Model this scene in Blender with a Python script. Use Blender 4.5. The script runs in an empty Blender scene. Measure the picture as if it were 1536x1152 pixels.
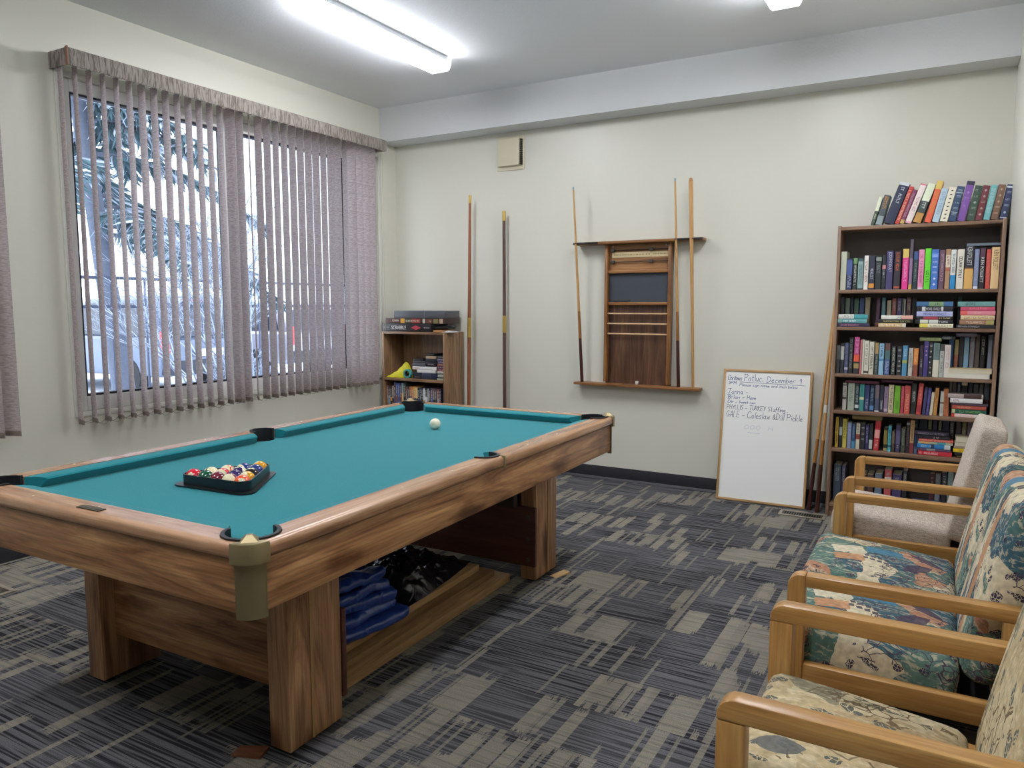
import bpy, bmesh, math, random
from mathutils import Vector, Matrix, noise
R = math.radians
C = bpy.context.scene.collection
scene = bpy.context.scene

# ---------------------------------------------------------------- camera, world, exposure
cam_d = bpy.data.cameras.new('camera'); cam = bpy.data.objects.new('camera', cam_d); C.objects.link(cam)
cam_d.sensor_width = 36.0; cam_d.lens = 36.0 * 1125 / 1536; cam_d.clip_start = 0.02
cam.location = (0, 0, 1.38); cam.rotation_euler = (R(90 - 6.04), 0, R(29.72))
scene.camera = cam
scene.view_settings.view_transform = 'Standard'; scene.view_settings.look = 'None'
scene.view_settings.gamma = 1.0; scene.view_settings.exposure = 0.34
w = bpy.data.worlds.new('sky'); scene.world = w; w.use_nodes = True
bg = w.node_tree.nodes['Background']; bg.inputs[0].default_value = (0.86, 0.93, 1.0, 1); bg.inputs[1].default_value = 3.0
LAMP = 35.0           # radiance of the fluorescent diffusers

# ---------------------------------------------------------------- helpers
def lin(h):
    h = h.lstrip('#'); o = []
    for i in (0, 2, 4):
        c = int(h[i:i + 2], 16) / 255.0
        o.append(c / 12.92 if c <= 0.04045 else ((c + 0.055) / 1.055) ** 2.4)
    return (o[0], o[1], o[2], 1.0)

_m = {}
def nodes(name):
    m = bpy.data.materials.new(name); m.use_nodes = True; nt = m.node_tree
    return m, nt, nt.nodes['Principled BSDF']
def N(nt, t, **kw):
    n = nt.nodes.new(t)
    for k, v in kw.items():
        if k == 'i':
            for a, b in v.items(): n.inputs[a].default_value = b
        else: setattr(n, k, v)
    return n
def L(nt, a, b): nt.links.new(a, b)
def flat(h, rough=0.6, metal=0.0, spec=0.5, coat=0.0, bump=0.0, bscale=300.0, var=0.0):
    key = (h, rough, metal, spec, coat, bump, bscale, var)
    if key in _m: return _m[key]
    m, nt, p = nodes('paint_' + h)
    p.inputs['Base Color'].default_value = lin(h); p.inputs['Roughness'].default_value = rough
    p.inputs['Metallic'].default_value = metal; p.inputs['Specular IOR Level'].default_value = spec
    p.inputs['Coat Weight'].default_value = coat
    if bump or var:
        tc = N(nt, 'ShaderNodeTexCoord'); nz = N(nt, 'ShaderNodeTexNoise', i={'Scale': bscale, 'Detail': 3.0})
        L(nt, tc.outputs['Object'], nz.inputs['Vector'])
        if bump:
            b = N(nt, 'ShaderNodeBump', i={'Strength': bump, 'Distance': 0.002}); L(nt, nz.outputs[0], b.inputs['Height']); L(nt, b.outputs[0], p.inputs['Normal'])
        if var:
            c = lin(h); mx = N(nt, 'ShaderNodeMix', data_type='RGBA')
            mx.inputs['A'].default_value = tuple(x * (1 - var) for x in c[:3]) + (1,); mx.inputs['B'].default_value = tuple(min(1, x * (1 + var)) for x in c[:3]) + (1,)
            L(nt, nz.outputs[0], mx.inputs['Factor']); L(nt, mx.outputs['Result'], p.inputs['Base Color'])
    _m[key] = m
    return m
def ramp(nt, stops, interp='LINEAR'):
    r = N(nt, 'ShaderNodeValToRGB'); cr = r.color_ramp; cr.interpolation = interp
    while len(cr.elements) < len(stops): cr.elements.new(0.5)
    for e, (p, h) in zip(cr.elements, stops): e.position = p; e.color = lin(h)
    return r
def wood(cols, axis='z', rough=0.4, stretch=1.0, fine=0.35, coat=0.0, swirl=1.5, knots=False):
    key = ('wood', cols, axis, rough, stretch, fine, coat, swirl, knots)
    if key in _m: return _m[key]
    m, nt, p = nodes('wood_' + axis)
    tc = N(nt, 'ShaderNodeTexCoord')
    s = [9.0 * stretch] * 3; s['xyz'.index(axis)] = 0.9 * stretch
    mp = N(nt, 'ShaderNodeMapping'); mp.inputs['Scale'].default_value = s; L(nt, tc.outputs['Object'], mp.inputs['Vector'])
    n1 = N(nt, 'ShaderNodeTexNoise', i={'Scale': 1.6, 'Detail': 6.0, 'Roughness': 0.6, 'Distortion': swirl}); L(nt, mp.outputs[0], n1.inputs['Vector'])
    r = ramp(nt, [(0.32, cols[0]), (0.5, cols[1]), (0.68, cols[2])]); L(nt, n1.outputs[0], r.inputs[0])
    s2 = [160.0] * 3; s2['xyz'.index(axis)] = 3.0
    mp2 = N(nt, 'ShaderNodeMapping'); mp2.inputs['Scale'].default_value = s2; L(nt, tc.outputs['Object'], mp2.inputs['Vector'])
    n2 = N(nt, 'ShaderNodeTexNoise', i={'Scale': 1.0, 'Detail': 2.0}); L(nt, mp2.outputs[0], n2.inputs['Vector'])
    r2 = ramp(nt, [(0.3, '808080'), (0.62, 'ffffff')]); L(nt, n2.outputs[0], r2.inputs[0])
    mx = N(nt, 'ShaderNodeMix', data_type='RGBA', blend_type='MULTIPLY', i={'Factor': fine}); L(nt, r.outputs[0], mx.inputs['A']); L(nt, r2.outputs[0], mx.inputs['B'])
    last = mx.outputs['Result']
    if knots:       # scattered dark knots in the laminate
        s3 = [7.0] * 3; s3['xyz'.index(axis)] = 2.6
        mp3 = N(nt, 'ShaderNodeMapping'); mp3.inputs['Scale'].default_value = s3; L(nt, tc.outputs['Object'], mp3.inputs['Vector'])
        nv = N(nt, 'ShaderNodeTexNoise', i={'Scale': 3.0, 'Detail': 3.0}); L(nt, mp3.outputs[0], nv.inputs['Vector'])
        va = N(nt, 'ShaderNodeVectorMath', operation='MULTIPLY_ADD'); va.inputs[1].default_value = (0.35,) * 3; L(nt, nv.outputs['Color'], va.inputs[0]); L(nt, mp3.outputs[0], va.inputs[2])
        vo = N(nt, 'ShaderNodeTexVoronoi', i={'Scale': 0.8}); L(nt, va.outputs[0], vo.inputs['Vector'])
        rk_ = ramp(nt, [(0.10, '5a4030'), (0.20, 'b09a88'), (0.30, 'ffffff')]); L(nt, vo.outputs['Distance'], rk_.inputs[0])
        mk_ = N(nt, 'ShaderNodeMix', data_type='RGBA', blend_type='MULTIPLY', i={'Factor': 0.85}); L(nt, last, mk_.inputs['A']); L(nt, rk_.outputs[0], mk_.inputs['B']); last = mk_.outputs['Result']
    L(nt, last, p.inputs['Base Color']); p.inputs['Roughness'].default_value = rough; p.inputs['Coat Weight'].default_value = coat; p.inputs['Coat Roughness'].default_value = 0.25
    _m[key] = m
    return m

class MB:
    """collects shapes into one bmesh; build() links them as ONE mesh object"""
    def __init__(s): s.bm = bmesh.new()
    def _add(s, t, mi, M):
        for f in t.faces: f.material_index = mi
        if M is not None: t.transform(M)
        me = bpy.data.meshes.new('tmp'); t.to_mesh(me); t.free(); s.bm.from_mesh(me); bpy.data.meshes.remove(me)
    def box(s, x0, x1, y0, y1, z0, z1, bev=0.0, mi=0, M=None, seg=2):
        t = bmesh.new(); v = [t.verts.new((x, y, z)) for x in (x0, x1) for y in (y0, y1) for z in (z0, z1)]
        for q in ((0, 1, 3, 2), (4, 6, 7, 5), (0, 4, 5, 1), (2, 3, 7, 6), (0, 2, 6, 4), (1, 5, 7, 3)): t.faces.new([v[i] for i in q])
        bmesh.ops.recalc_face_normals(t, faces=t.faces[:])
        if bev > 0: bmesh.ops.bevel(t, geom=t.edges[:], offset=min(bev, 0.49 * min(x1 - x0, y1 - y0, z1 - z0)), segments=seg, profile=0.5, affect='EDGES')
        s._add(t, mi, M); return s
    def prism(s, poly, axis, a0, a1, bev=0.0, mi=0, M=None, sel=None, seg=3):
        """poly: 2D outline; axis 'x': (y,z), 'y': (x,z), 'z': (x,y); sel(edge midpoint, direction) picks bevelled edges"""
        t = bmesh.new()
        f3 = {'x': lambda p, a: (a, p[0], p[1]), 'y': lambda p, a: (p[0], a, p[1]), 'z': lambda p, a: (p[0], p[1], a)}[axis]
        A = [t.verts.new(f3(p, a0)) for p in poly]; B = [t.verts.new(f3(p, a1)) for p in poly]; n = len(poly)
        t.faces.new(A); t.faces.new(B[::-1])
        for i in range(n): t.faces.new((A[i], B[i], B[(i + 1) % n], A[(i + 1) % n]))
        bmesh.ops.recalc_face_normals(t, faces=t.faces[:])
        if bev > 0:
            es = [e for e in t.edges if sel is None or sel(e.verts[0].co, e.verts[1].co)]
            bmesh.ops.bevel(t, geom=es, offset=bev, segments=seg, profile=0.5, affect='EDGES')
        s._add(t, mi, M); return s
    def tube(s, pts, r, seg=8, mi=0, M=None, caps=True):
        t = s.bm if M is None else bmesh.new(); pts = [Vector(p) for p in pts]; n = len(pts); made = []
        rs = r if isinstance(r, (list, tuple)) else [r] * n
        rings = []; up = None
        for i, p in enumerate(pts):
            d = (pts[min(i + 1, n - 1)] - pts[max(i - 1, 0)]).normalized()
            if up is None: up = Vector((0, 0, 1)) if abs(d.z) < 0.9 else Vector((1, 0, 0))
            a = d.cross(up).normalized(); b = a.cross(d).normalized(); up = b
            rings.append([t.verts.new(p + (a * math.cos(k * 2 * math.pi / seg) + b * math.sin(k * 2 * math.pi / seg)) * rs[i]) for k in range(seg)])
        for i in range(n - 1):
            for k in range(seg): made.append(t.faces.new((rings[i][k], rings[i][(k + 1) % seg], rings[i + 1][(k + 1) % seg], rings[i + 1][k])))
        if caps and seg > 2: made += [t.faces.new(rings[0][::-1]), t.faces.new(rings[-1])]
        if M is None:
            for f in made: f.material_index = mi
        else: s._add(t, mi, M)
        return s
    def lathe(s, prof, c=(0, 0, 0), seg=24, mi=0, M=None):
        t = bmesh.new(); rings = []
        for (r, z) in prof: rings.append([t.verts.new((c[0] + r * math.cos(k * 2 * math.pi / seg), c[1] + r * math.sin(k * 2 * math.pi / seg), c[2] + z)) for k in range(seg)])
        for i in range(len(prof) - 1):
            for k in range(seg): t.faces.new((rings[i][k], rings[i][(k + 1) % seg], rings[i + 1][(k + 1) % seg], rings[i + 1][k]))
        bmesh.ops.remove_doubles(t, verts=t.verts[:], dist=1e-6)
        s._add(t, mi, M); return s
    def quads(s, verts, faces, mi=0, M=None):
        v = [s.bm.verts.new(Vector(p) if M is None else M @ Vector(p)) for p in verts]
        for f in faces: s.bm.faces.new([v[i] for i in f]).material_index = mi
        return s
    def grid(s, fn, nu, nv, mi=0, M=None, thick=0.0):
        t = bmesh.new(); v = [[t.verts.new(fn(i / nu, j / nv)) for j in range(nv + 1)] for i in range(nu + 1)]
        for i in range(nu):
            for j in range(nv): t.faces.new((v[i][j], v[i + 1][j], v[i + 1][j + 1], v[i][j + 1]))
        if thick:
            bmesh.ops.recalc_face_normals(t, faces=t.faces[:]); bmesh.ops.solidify(t, geom=t.faces[:], thickness=thick)
        s._add(t, mi, M); return s
    def mesh(s, me, mi=0, M=None):
        t = bmesh.new(); t.from_mesh(me); s._add(t, mi, M); return s
    def build(s, name, mats, parent=None, angle=35, kind=None):
        me = bpy.data.meshes.new(name); s.bm.normal_update(); s.bm.to_mesh(me); s.bm.free()
        for m in (mats if isinstance(mats, (list, tuple)) else [mats]): me.materials.append(m)
        if angle:
            me.polygons.foreach_set('use_smooth', [True] * len(me.polygons)); me.set_sharp_from_angle(angle=R(angle))
        o = bpy.data.objects.new(name, me); C.objects.link(o)
        if parent is not None: o.parent = parent
        if kind: o['kind'] = kind
        return o

def tag(o, label, cat, group=None, kind=None):
    o['label'] = label; o['category'] = cat
    if group: o['group'] = group
    if kind: o['kind'] = kind
    return o
def thing(name, label, cat, loc=(0, 0, 0), rotz=0.0, group=None):
    o = bpy.data.objects.new(name, None); C.objects.link(o); o.empty_display_size = 0.05
    o.location = loc; o.rotation_euler = (0, 0, rotz)
    return tag(o, label, cat, group)
def struct(name, mb, mats, parent=None, angle=35):
    return mb.build(name, mats, parent, angle, None if parent is not None else 'structure')
_txt = {}
def text_mesh(body, depth=0.0):
    """flat lettering of unit height, lying in xy, centred"""
    key = (body, depth)
    if key in _txt: return _txt[key]
    cu = bpy.data.curves.new('lettering', 'FONT'); cu.body = body; cu.size = 1.0; cu.align_x = 'CENTER'; cu.align_y = 'CENTER'; cu.extrude = depth; cu.resolution_u = 3
    o = bpy.data.objects.new('lettering', cu); C.objects.link(o)
    dg = bpy.context.evaluated_depsgraph_get(); dg.update()
    me = bpy.data.meshes.new_from_object(o.evaluated_get(dg)); bpy.data.objects.remove(o); bpy.data.curves.remove(cu)
    xs = [v.co.x for v in me.vertices]; ys = [v.co.y for v in me.vertices]
    me['w'] = max(xs) - min(xs); me['h'] = max(ys) - min(ys)
    cx, cy = (max(xs) + min(xs)) / 2, (max(ys) + min(ys)) / 2
    me.transform(Matrix.Translation((-cx, -cy, 0)))
    _txt[key] = me
    return me
def put_text(mb, body, M, width, height, mi=0):
    """lettering filling width x height in the plane of M (x right, y up)"""
    me = text_mesh(body)
    mb.mesh(me, mi, M @ Matrix.Diagonal((width / me['w'], height / me['h'], 1, 1)))
def glyphs(mb, M, width, height, rng, mi=0, rows=1):
    """small unreadable letter marks in a width x height field (x along the line)"""
    for r_ in range(rows):
        h = height / rows * 0.72; y0 = -height / 2 + (r_ + 0.14) * height / rows; x = -width / 2
        while x < width / 2 - h * 0.3:
            ww = h * rng.uniform(0.35, 0.7)
            if rng.random() < 0.16: x += h * 0.5; continue
            k = rng.randrange(4)
            if k == 0: rects = [(0, .3, 0, 1), (.3, 1, 0, .25)]
            elif k == 1: rects = [(0, .3, 0, 1), (.7, 1, 0, 1), (.3, .7, .4, .62)]
            elif k == 2: rects = [(.35, .65, 0, .8), (0, 1, .78, 1)]
            else: rects = [(0, 1, 0, .22), (0, 1, .78, 1), (0, .28, .22, .78)]
            for (a, b, c, d) in rects:
                mb.quads([(x + a * ww, y0 + c * h, 0), (x + b * ww, y0 + c * h, 0), (x + b * ww, y0 + d * h, 0), (x + a * ww, y0 + d * h, 0)], [(0, 1, 2, 3)], mi, M)
            x += ww * 1.25
def frameM(o, x, y):
    """matrix with origin o and unit axes x (right), y (up)"""
    x = Vector(x).normalized(); y = Vector(y).normalized(); z = x.cross(y)
    M = Matrix.Identity(4)
    for i in range(3): M[i][0] = x[i]; M[i][1] = y[i]; M[i][2] = z[i]; M[i][3] = o[i]
    return M

# ---------------------------------------------------------------- materials of the setting
def wall_mat(h, rough, bs, bstr, name):
    m, nt, p = nodes(name); tc = N(nt, 'ShaderNodeTexCoord')
    nz = N(nt, 'ShaderNodeTexNoise', i={'Scale': bs, 'Detail': 4.0, 'Roughness': 0.6}); L(nt, tc.outputs['Object'], nz.inputs['Vector'])
    b = N(nt, 'ShaderNodeBump', i={'Strength': bstr, 'Distance': 0.004}); L(nt, nz.outputs[0], b.inputs['Height']); L(nt, b.outputs[0], p.inputs['Normal'])
    p.inputs['Base Color'].default_value = lin(h); p.inputs['Roughness'].default_value = rough; p.inputs['Specular IOR Level'].default_value = 0.4
    return m
WALL = wall_mat('dad8ca', 0.36, 60, 0.05, 'wall_paint')
CEIL = wall_mat('e9eaeb', 0.85, 90, 0.35, 'ceiling_texture')
SOFF = wall_mat('d6d7d7', 0.8, 75, 0.5, 'stucco_texture')
BLACKV = flat('26262b', 0.45)
TRIMW = flat('d6d5cc', 0.4)
FRAMEW = flat('dddcd8', 0.35)

def carpet():
    m, nt, p = nodes('carpet_tiles'); tc = N(nt, 'ShaderNodeTexCoord'); sx = N(nt, 'ShaderNodeSeparateXYZ'); L(nt, tc.outputs['Object'], sx.inputs[0])
    X, Y = sx.outputs[0], sx.outputs[1]
    def M_(op, a, b=None, c=None):
        n = N(nt, 'ShaderNodeMath', operation=op)
        for i, v in enumerate((a, b, c)):
            if v is None: continue
            if isinstance(v, (int, float)): n.inputs[i].default_value = v
            else: L(nt, v, n.inputs[i])
        return n.outputs[0]
    def comb(a, b, c=0.0):
        n = N(nt, 'ShaderNodeCombineXYZ')
        for i, v in enumerate((a, b, c)):
            if isinstance(v, (int, float)): n.inputs[i].default_value = v
            else: L(nt, v, n.inputs[i])
        return n.outputs[0]
    def wn(v): n = N(nt, 'ShaderNodeTexWhiteNoise'); L(nt, v, n.inputs['Vector']); return n.outputs['Value']
    def nz(v, s=1.0, d=2.0): n = N(nt, 'ShaderNodeTexNoise', i={'Scale': s, 'Detail': d}); L(nt, v, n.inputs['Vector']); return n.outputs['Fac']
    streak = nz(comb(M_('MULTIPLY', X, 2.2), M_('MULTIPLY', Y, 110.0)), 1.0, 2.0)      # fine lines across the room
    streak2 = nz(comb(M_('MULTIPLY', X, 5.0), M_('MULTIPLY', Y, 90.0), 3.7), 1.0, 1.0)
    def bars(wd, ln, seed, thr):
        col = M_('FLOOR', M_('ADD', M_('DIVIDE', X, wd), seed))
        off = M_('SUBTRACT', wn(comb(col, seed)), 0.5)
        fray = M_('MULTIPLY', M_('SUBTRACT', nz(comb(M_('MULTIPLY', X, 300.0), M_('MULTIPLY', Y, 30.0), seed)), 0.5), 0.55)
        cell = M_('FLOOR', M_('ADD', M_('ADD', M_('DIVIDE', Y, ln), M_('MULTIPLY', off, 0.5)), fray))
        v = wn(comb(col, cell, seed + 0.5))
        row = M_('FLOOR', M_('DIVIDE', Y, 0.25))
        tile = wn(comb(M_('FLOOR', M_('ADD', M_('DIVIDE', X, 0.34), M_('MULTIPLY', wn(comb(row, 2.2)), 3.0))), row, 9.1))
        return M_('GREATER_THAN', v, M_('SUBTRACT', 0.96, M_('MULTIPLY', M_('GREATER_THAN', tile, 0.58), thr)))
    b1 = bars(0.046, 0.25, 3.1, 0.34); b2 = bars(0.022, 0.25, 7.7, 0.26); b3 = bars(0.012, 0.25, 5.3, 0.22)
    lightm = M_('MAXIMUM', M_('MAXIMUM', b1, M_('MULTIPLY', b2, 0.85)), M_('MULTIPLY', b3, 0.7))
    d1 = M_('GREATER_THAN', wn(comb(M_('FLOOR', M_('DIVIDE', X, 0.34)), M_('FLOOR', M_('DIVIDE', Y, 0.125)), 4.4)), 0.5)
    base = N(nt, 'ShaderNodeMix', data_type='RGBA', i={'A': lin('505053'), 'B': lin('353539')}); L(nt, d1, base.inputs['Factor'])
    sr = ramp(nt, [(0.44, '000000'), (0.56, 'ffffff')]); L(nt, streak, sr.inputs[0])
    mid = N(nt, 'ShaderNodeMix', data_type='RGBA', i={'B': lin('868588')}); L(nt, base.outputs['Result'], mid.inputs['A']); L(nt, M_('MULTIPLY', sr.outputs[0], 0.75), mid.inputs['Factor'])
    lr = ramp(nt, [(0.33, '000000'), (0.55, 'ffffff')]); L(nt, streak2, lr.inputs[0])
    lf = M_('MULTIPLY', lightm, M_('ADD', M_('MULTIPLY', lr.outputs[0], 0.45), 0.55))
    top = N(nt, 'ShaderNodeMix', data_type='RGBA', i={'B': lin('a59e8e')}); L(nt, mid.outputs['Result'], top.inputs['A']); L(nt, lf, top.inputs['Factor'])
    pile = nz(tc.outputs['Object'], 420.0, 2.0)
    pr_ = ramp(nt, [(0.3, '9a9a9a'), (0.7, 'ffffff')]); L(nt, pile, pr_.inputs[0])
    fin = N(nt, 'ShaderNodeMix', data_type='RGBA', blend_type='MULTIPLY', i={'Factor': 0.95}); L(nt, top.outputs['Result'], fin.inputs['A']); L(nt, pr_.outputs[0], fin.inputs['B'])
    L(nt, fin.outputs['Result'], p.inputs['Base Color']); p.inputs['Roughness'].default_value = 0.95; p.inputs['Specular IOR Level'].default_value = 0.1
    b = N(nt, 'ShaderNodeBump', i={'Strength': 0.5, 'Distance': 0.003}); L(nt, pile, b.inputs['Height']); L(nt, b.outputs[0], p.inputs['Normal'])
    return m

# ---------------------------------------------------------------- room shell
XL, YB, XR, ZC, ZS = -4.311, 5.451, 0.312, 3.06, 2.775
WY0, WY1, WZ0, WZ1 = 2.50, 5.20, 0.76, 2.645
struct('floor', MB().box(XL, 2.6, -3.0, YB, -0.08, 0.0), carpet())
struct('ceiling', MB().box(XL, 2.6, -3.0, YB, ZC, ZC + 0.1), CEIL)
struct('trim_1', MB().box(XL, XR, 5.235, YB, ZS, ZC), SOFF)          # dropped bulkhead along the back wall
mb = MB()
mb.box(XL - 0.2, XL, -3.2, WY0, -0.08, ZC + 0.1); mb.box(XL - 0.2, XL, WY1, YB + 0.2, -0.08, ZC + 0.1)
mb.box(XL - 0.2, XL, WY0, WY1, -0.08, WZ0); mb.box(XL - 0.2, XL, WY0, WY1, WZ1, ZC + 0.1)
struct('wall_left', mb, WALL)
struct('wall_back', MB().box(XL, XR + 0.2, YB, YB + 0.2, -0.08, ZC + 0.1), WALL)
struct('wall_right', MB().box(XR, XR + 0.2, 0.9, YB, 0, ZC), WALL)
struct('wall_side', MB().box(2.6, 2.8, -3.2, 1.1, 0, ZC + 0.1).box(XR + 0.2, 2.6, 0.9, 1.1, 0, ZC), WALL)
struct('wall_front', MB().box(XL, 2.6, -3.2, -3.0, 0, ZC + 0.1), WALL)
BB = lambda: flat('2a2a30', 0.5)
mb = MB().box(XL + 0.0005, -0.01 + XR, YB - 0.008, YB - 0.0005, 0.0, 0.105, 0.002)
mb.prism([(YB - 0.008, 0.0), (YB - 0.022, 0.0), (YB - 0.02, 0.006), (YB - 0.008, 0.02)], 'x', XL + 0.001, XR - 0.01)
struct('baseboard_back', mb, BB())
struct('baseboard_left', MB().box(XL + 0.0005, XL + 0.008, -2.99, YB - 0.03, 0.0, 0.105, 0.002), BB())

# window in the left wall: white frame, wide fixed sash and a narrower one, sill, glass
win = struct('window_1', MB(), FRAMEW)
FX0, FX1 = XL - 0.10, XL - 0.02
MY = 3.66
mb = MB()
mb.box(FX0, FX1, WY0, WY0 + 0.06, WZ0, WZ1, 0.006); mb.box(FX0, FX1, WY1 - 0.06, WY1, WZ0, WZ1, 0.006)
mb.box(FX0, FX1, WY0 + 0.06, WY1 - 0.06, WZ0, WZ0 + 0.085, 0.006); mb.box(FX0, FX1, WY0 + 0.06, WY1 - 0.06, WZ1 - 0.07, WZ1, 0.006)
mb.box(FX0, FX1, MY - 0.055, MY + 0.055, WZ0 + 0.08, WZ1 - 0.065, 0.006)
mb.box(FX0 + 0.01, FX1 - 0.025, WY1 - 0.33, WY1 - 0.30, WZ0 + 0.08, WZ1 - 0.065, 0.004)
mb.build('window_frame', FRAMEW, win)
g = flat('1c1f2a', 0.5)
for (a, b) in ((WY0 + 0.06, MY - 0.055), (MY + 0.055, WY1 - 0.33)):
    mb = MB(); t = 0.012; z0, z1 = WZ0 + 0.085, WZ1 - 0.07; x0, x1 = FX0 + 0.02, FX1 - 0.01
    mb.box(x0, x1, a, a + t, z0, z1); mb.box(x0, x1, b - t, b, z0, z1); mb.box(x0, x1, a + t, b - t, z0, z0 + t); mb.box(x0, x1, a + t, b - t, z1 - t, z1)
    mb.build('gasket', g, win)
def glass_mat():
    m = bpy.data.materials.new('window_glass'); m.use_nodes = True; nt = m.node_tree; nt.nodes.clear()
    o = N(nt, 'ShaderNodeOutputMaterial'); tr = N(nt, 'ShaderNodeBsdfTransparent', i={'Color': (0.95, 0.97, 1, 1)}); gl = N(nt, 'ShaderNodeBsdfGlossy', i={'Roughness': 0.02})
    fr = N(nt, 'ShaderNodeFresnel', i={'IOR': 1.35}); mx = N(nt, 'ShaderNodeMixShader'); L(nt, fr.outputs[0], mx.inputs[0]); L(nt, tr.outputs[0], mx.inputs[1]); L(nt, gl.outputs[0], mx.inputs[2]); L(nt, mx.outputs[0], o.inputs[0])
    return m
GLASS = glass_mat()
for (a, b) in ((WY0 + 0.07, MY - 0.06), (MY + 0.06, WY1 - 0.335)):
    MB().box(FX0 + 0.035, FX0 + 0.041, a, b, WZ0 + 0.09, WZ1 - 0.075).build('window_pane', GLASS, win)
mb = MB()   # thin casing on the wall face
for (a, b, c, d) in ((WY0 - 0.035, WY0, WZ0 - 0.03, WZ1 + 0.03), (WY1, WY1 + 0.03, WZ0 - 0.03, WZ1 + 0.03), (WY0, WY1, WZ1, WZ1 + 0.03), (WY0, WY1, WZ0 - 0.03, WZ0)):
    mb.box(XL + 0.0005, XL + 0.012, a, b, c, d, 0.003)
mb.build('window_casing', TRIMW, win)

# ---------------------------------------------------------------- ceiling lights
def emit(h, s):
    m = bpy.data.materials.new('lamp_diffuser'); m.use_nodes = True; nt = m.node_tree; nt.nodes.clear()
    o = N(nt, 'ShaderNodeOutputMaterial'); e = N(nt, 'ShaderNodeEmission', i={'Color': lin(h), 'Strength': s}); L(nt, e.outputs[0], o.inputs[0]); return m
EM = emit('f6f8ff', LAMP); EMC = emit('f2f5fb', LAMP * 0.12); HOUS = flat('d4d8dc', 0.4)
def ceiling_light(x, y0, y1, label):
    t = thing('ceiling_light', label, 'light', (x, (y0 + y1) / 2, ZC), 0, 'wraparound fluorescent lights'); h = (y1 - y0) / 2
    MB().prism([(-0.07, 0), (0.07, 0), (0.085, -0.036), (-0.085, -0.036)], 'y', -h, h).build('housing', HOUS, t)
    pts = [(-0.085, -0.0365), (-0.085, -0.045)] + [(-0.085 + 0.012 * (1 - math.cos(a)), -0.05 - 0.034 * math.sin(a)) for a in (0.3, 0.8, 1.3)] + [(0.085 - 0.012 * (1 - math.cos(a)), -0.05 - 0.034 * math.sin(a)) for a in (1.3, 0.8, 0.3)] + [(0.085, -0.045), (0.085, -0.0365)]
    MB().prism(pts, 'y', -h + 0.012, h - 0.012).build('diffuser', EM, t)
    for s_ in (-1, 1): MB().prism([(-0.087, 0), (0.087, 0), (0.087, -0.05), (0.07, -0.088), (-0.07, -0.088), (-0.087, -0.05)], 'y', s_ * h, s_ * (h - 0.011)).build('end_cap', EMC, t)
    return t
ceiling_light(-3.09, 3.18, 4.42, 'long glowing white ceiling light nearest the blinds')
ceiling_light(-0.82, 3.18, 4.42, 'glowing white ceiling light cut off by the top edge, right')
ceiling_light(-3.09, -0.1, 1.14, 'added ceiling fill light, unseen behind the left end of the pool table')  # unseen fixture, added to fill the near half of the room
ceiling_light(-0.82, -0.1, 1.14, 'added ceiling fill light, unseen over the viewer')  # another unseen fixture, added as fill for the chairs

# ---------------------------------------------------------------- vertical blinds
def blind_mat(name, c1, c2, transl, axis_u):
    m = bpy.data.materials.new(name); m.use_nodes = True; nt = m.node_tree; nt.nodes.clear()
    o = N(nt, 'ShaderNodeOutputMaterial'); tc = N(nt, 'ShaderNodeTexCoord'); mp = N(nt, 'ShaderNodeMapping'); L(nt, tc.outputs['Object'], mp.inputs['Vector'])
    mp.inputs['Scale'].default_value = (30, 30, 210) if axis_u == 'z' else (60, 120, 14)
    nz = N(nt, 'ShaderNodeTexNoise', i={'Scale': 1.0, 'Detail': 2.0, 'Roughness': 0.65, 'Distortion': 0.3}); L(nt, mp.outputs[0], nz.inputs['Vector'])
    r = ramp(nt, [(0.38, c1), (0.58, c2)]); L(nt, nz.outputs[0], r.inputs[0])
    d = N(nt, 'ShaderNodeBsdfDiffuse'); t = N(nt, 'ShaderNodeBsdfTranslucent'); mx = N(nt, 'ShaderNodeMixShader', i={0: transl})
    b = N(nt, 'ShaderNodeBump', i={'Strength': 0.5, 'Distance': 0.002}); L(nt, nz.outputs[0], b.inputs['Height']); L(nt, b.outputs[0], d.inputs['Normal'])
    L(nt, r.outputs[0], d.inputs[0]); L(nt, r.outputs[0], t.inputs[0]); L(nt, d.outputs[0], mx.inputs[1]); L(nt, t.outputs[0], mx.inputs[2]); L(nt, mx.outputs[0], o.inputs[0])
    return m
VANE = blind_mat('blind_fabric', 'a89c9b', 'c6bcbc', 0.45, 'z'); VAL = blind_mat('valance_fabric', '726b64', 'a29a92', 0.0, 'y')
CHAIN = flat('6f685f', 0.5)
def vane_bm(z0, z1, wd=0.089, curve=0.006):
    mb = MB(); k = 6
    vs = []; fs = []
    for i in range(k + 1):
        u = i / k - 0.5; vs += [(u * wd, curve * (1 - 4 * u * u), z0), (u * wd, curve * (1 - 4 * u * u), z1)]
    for i in range(k): fs.append((2 * i, 2 * i + 2, 2 * i + 3, 2 * i + 1))
    mb.quads(vs, fs)
    return mb
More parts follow.
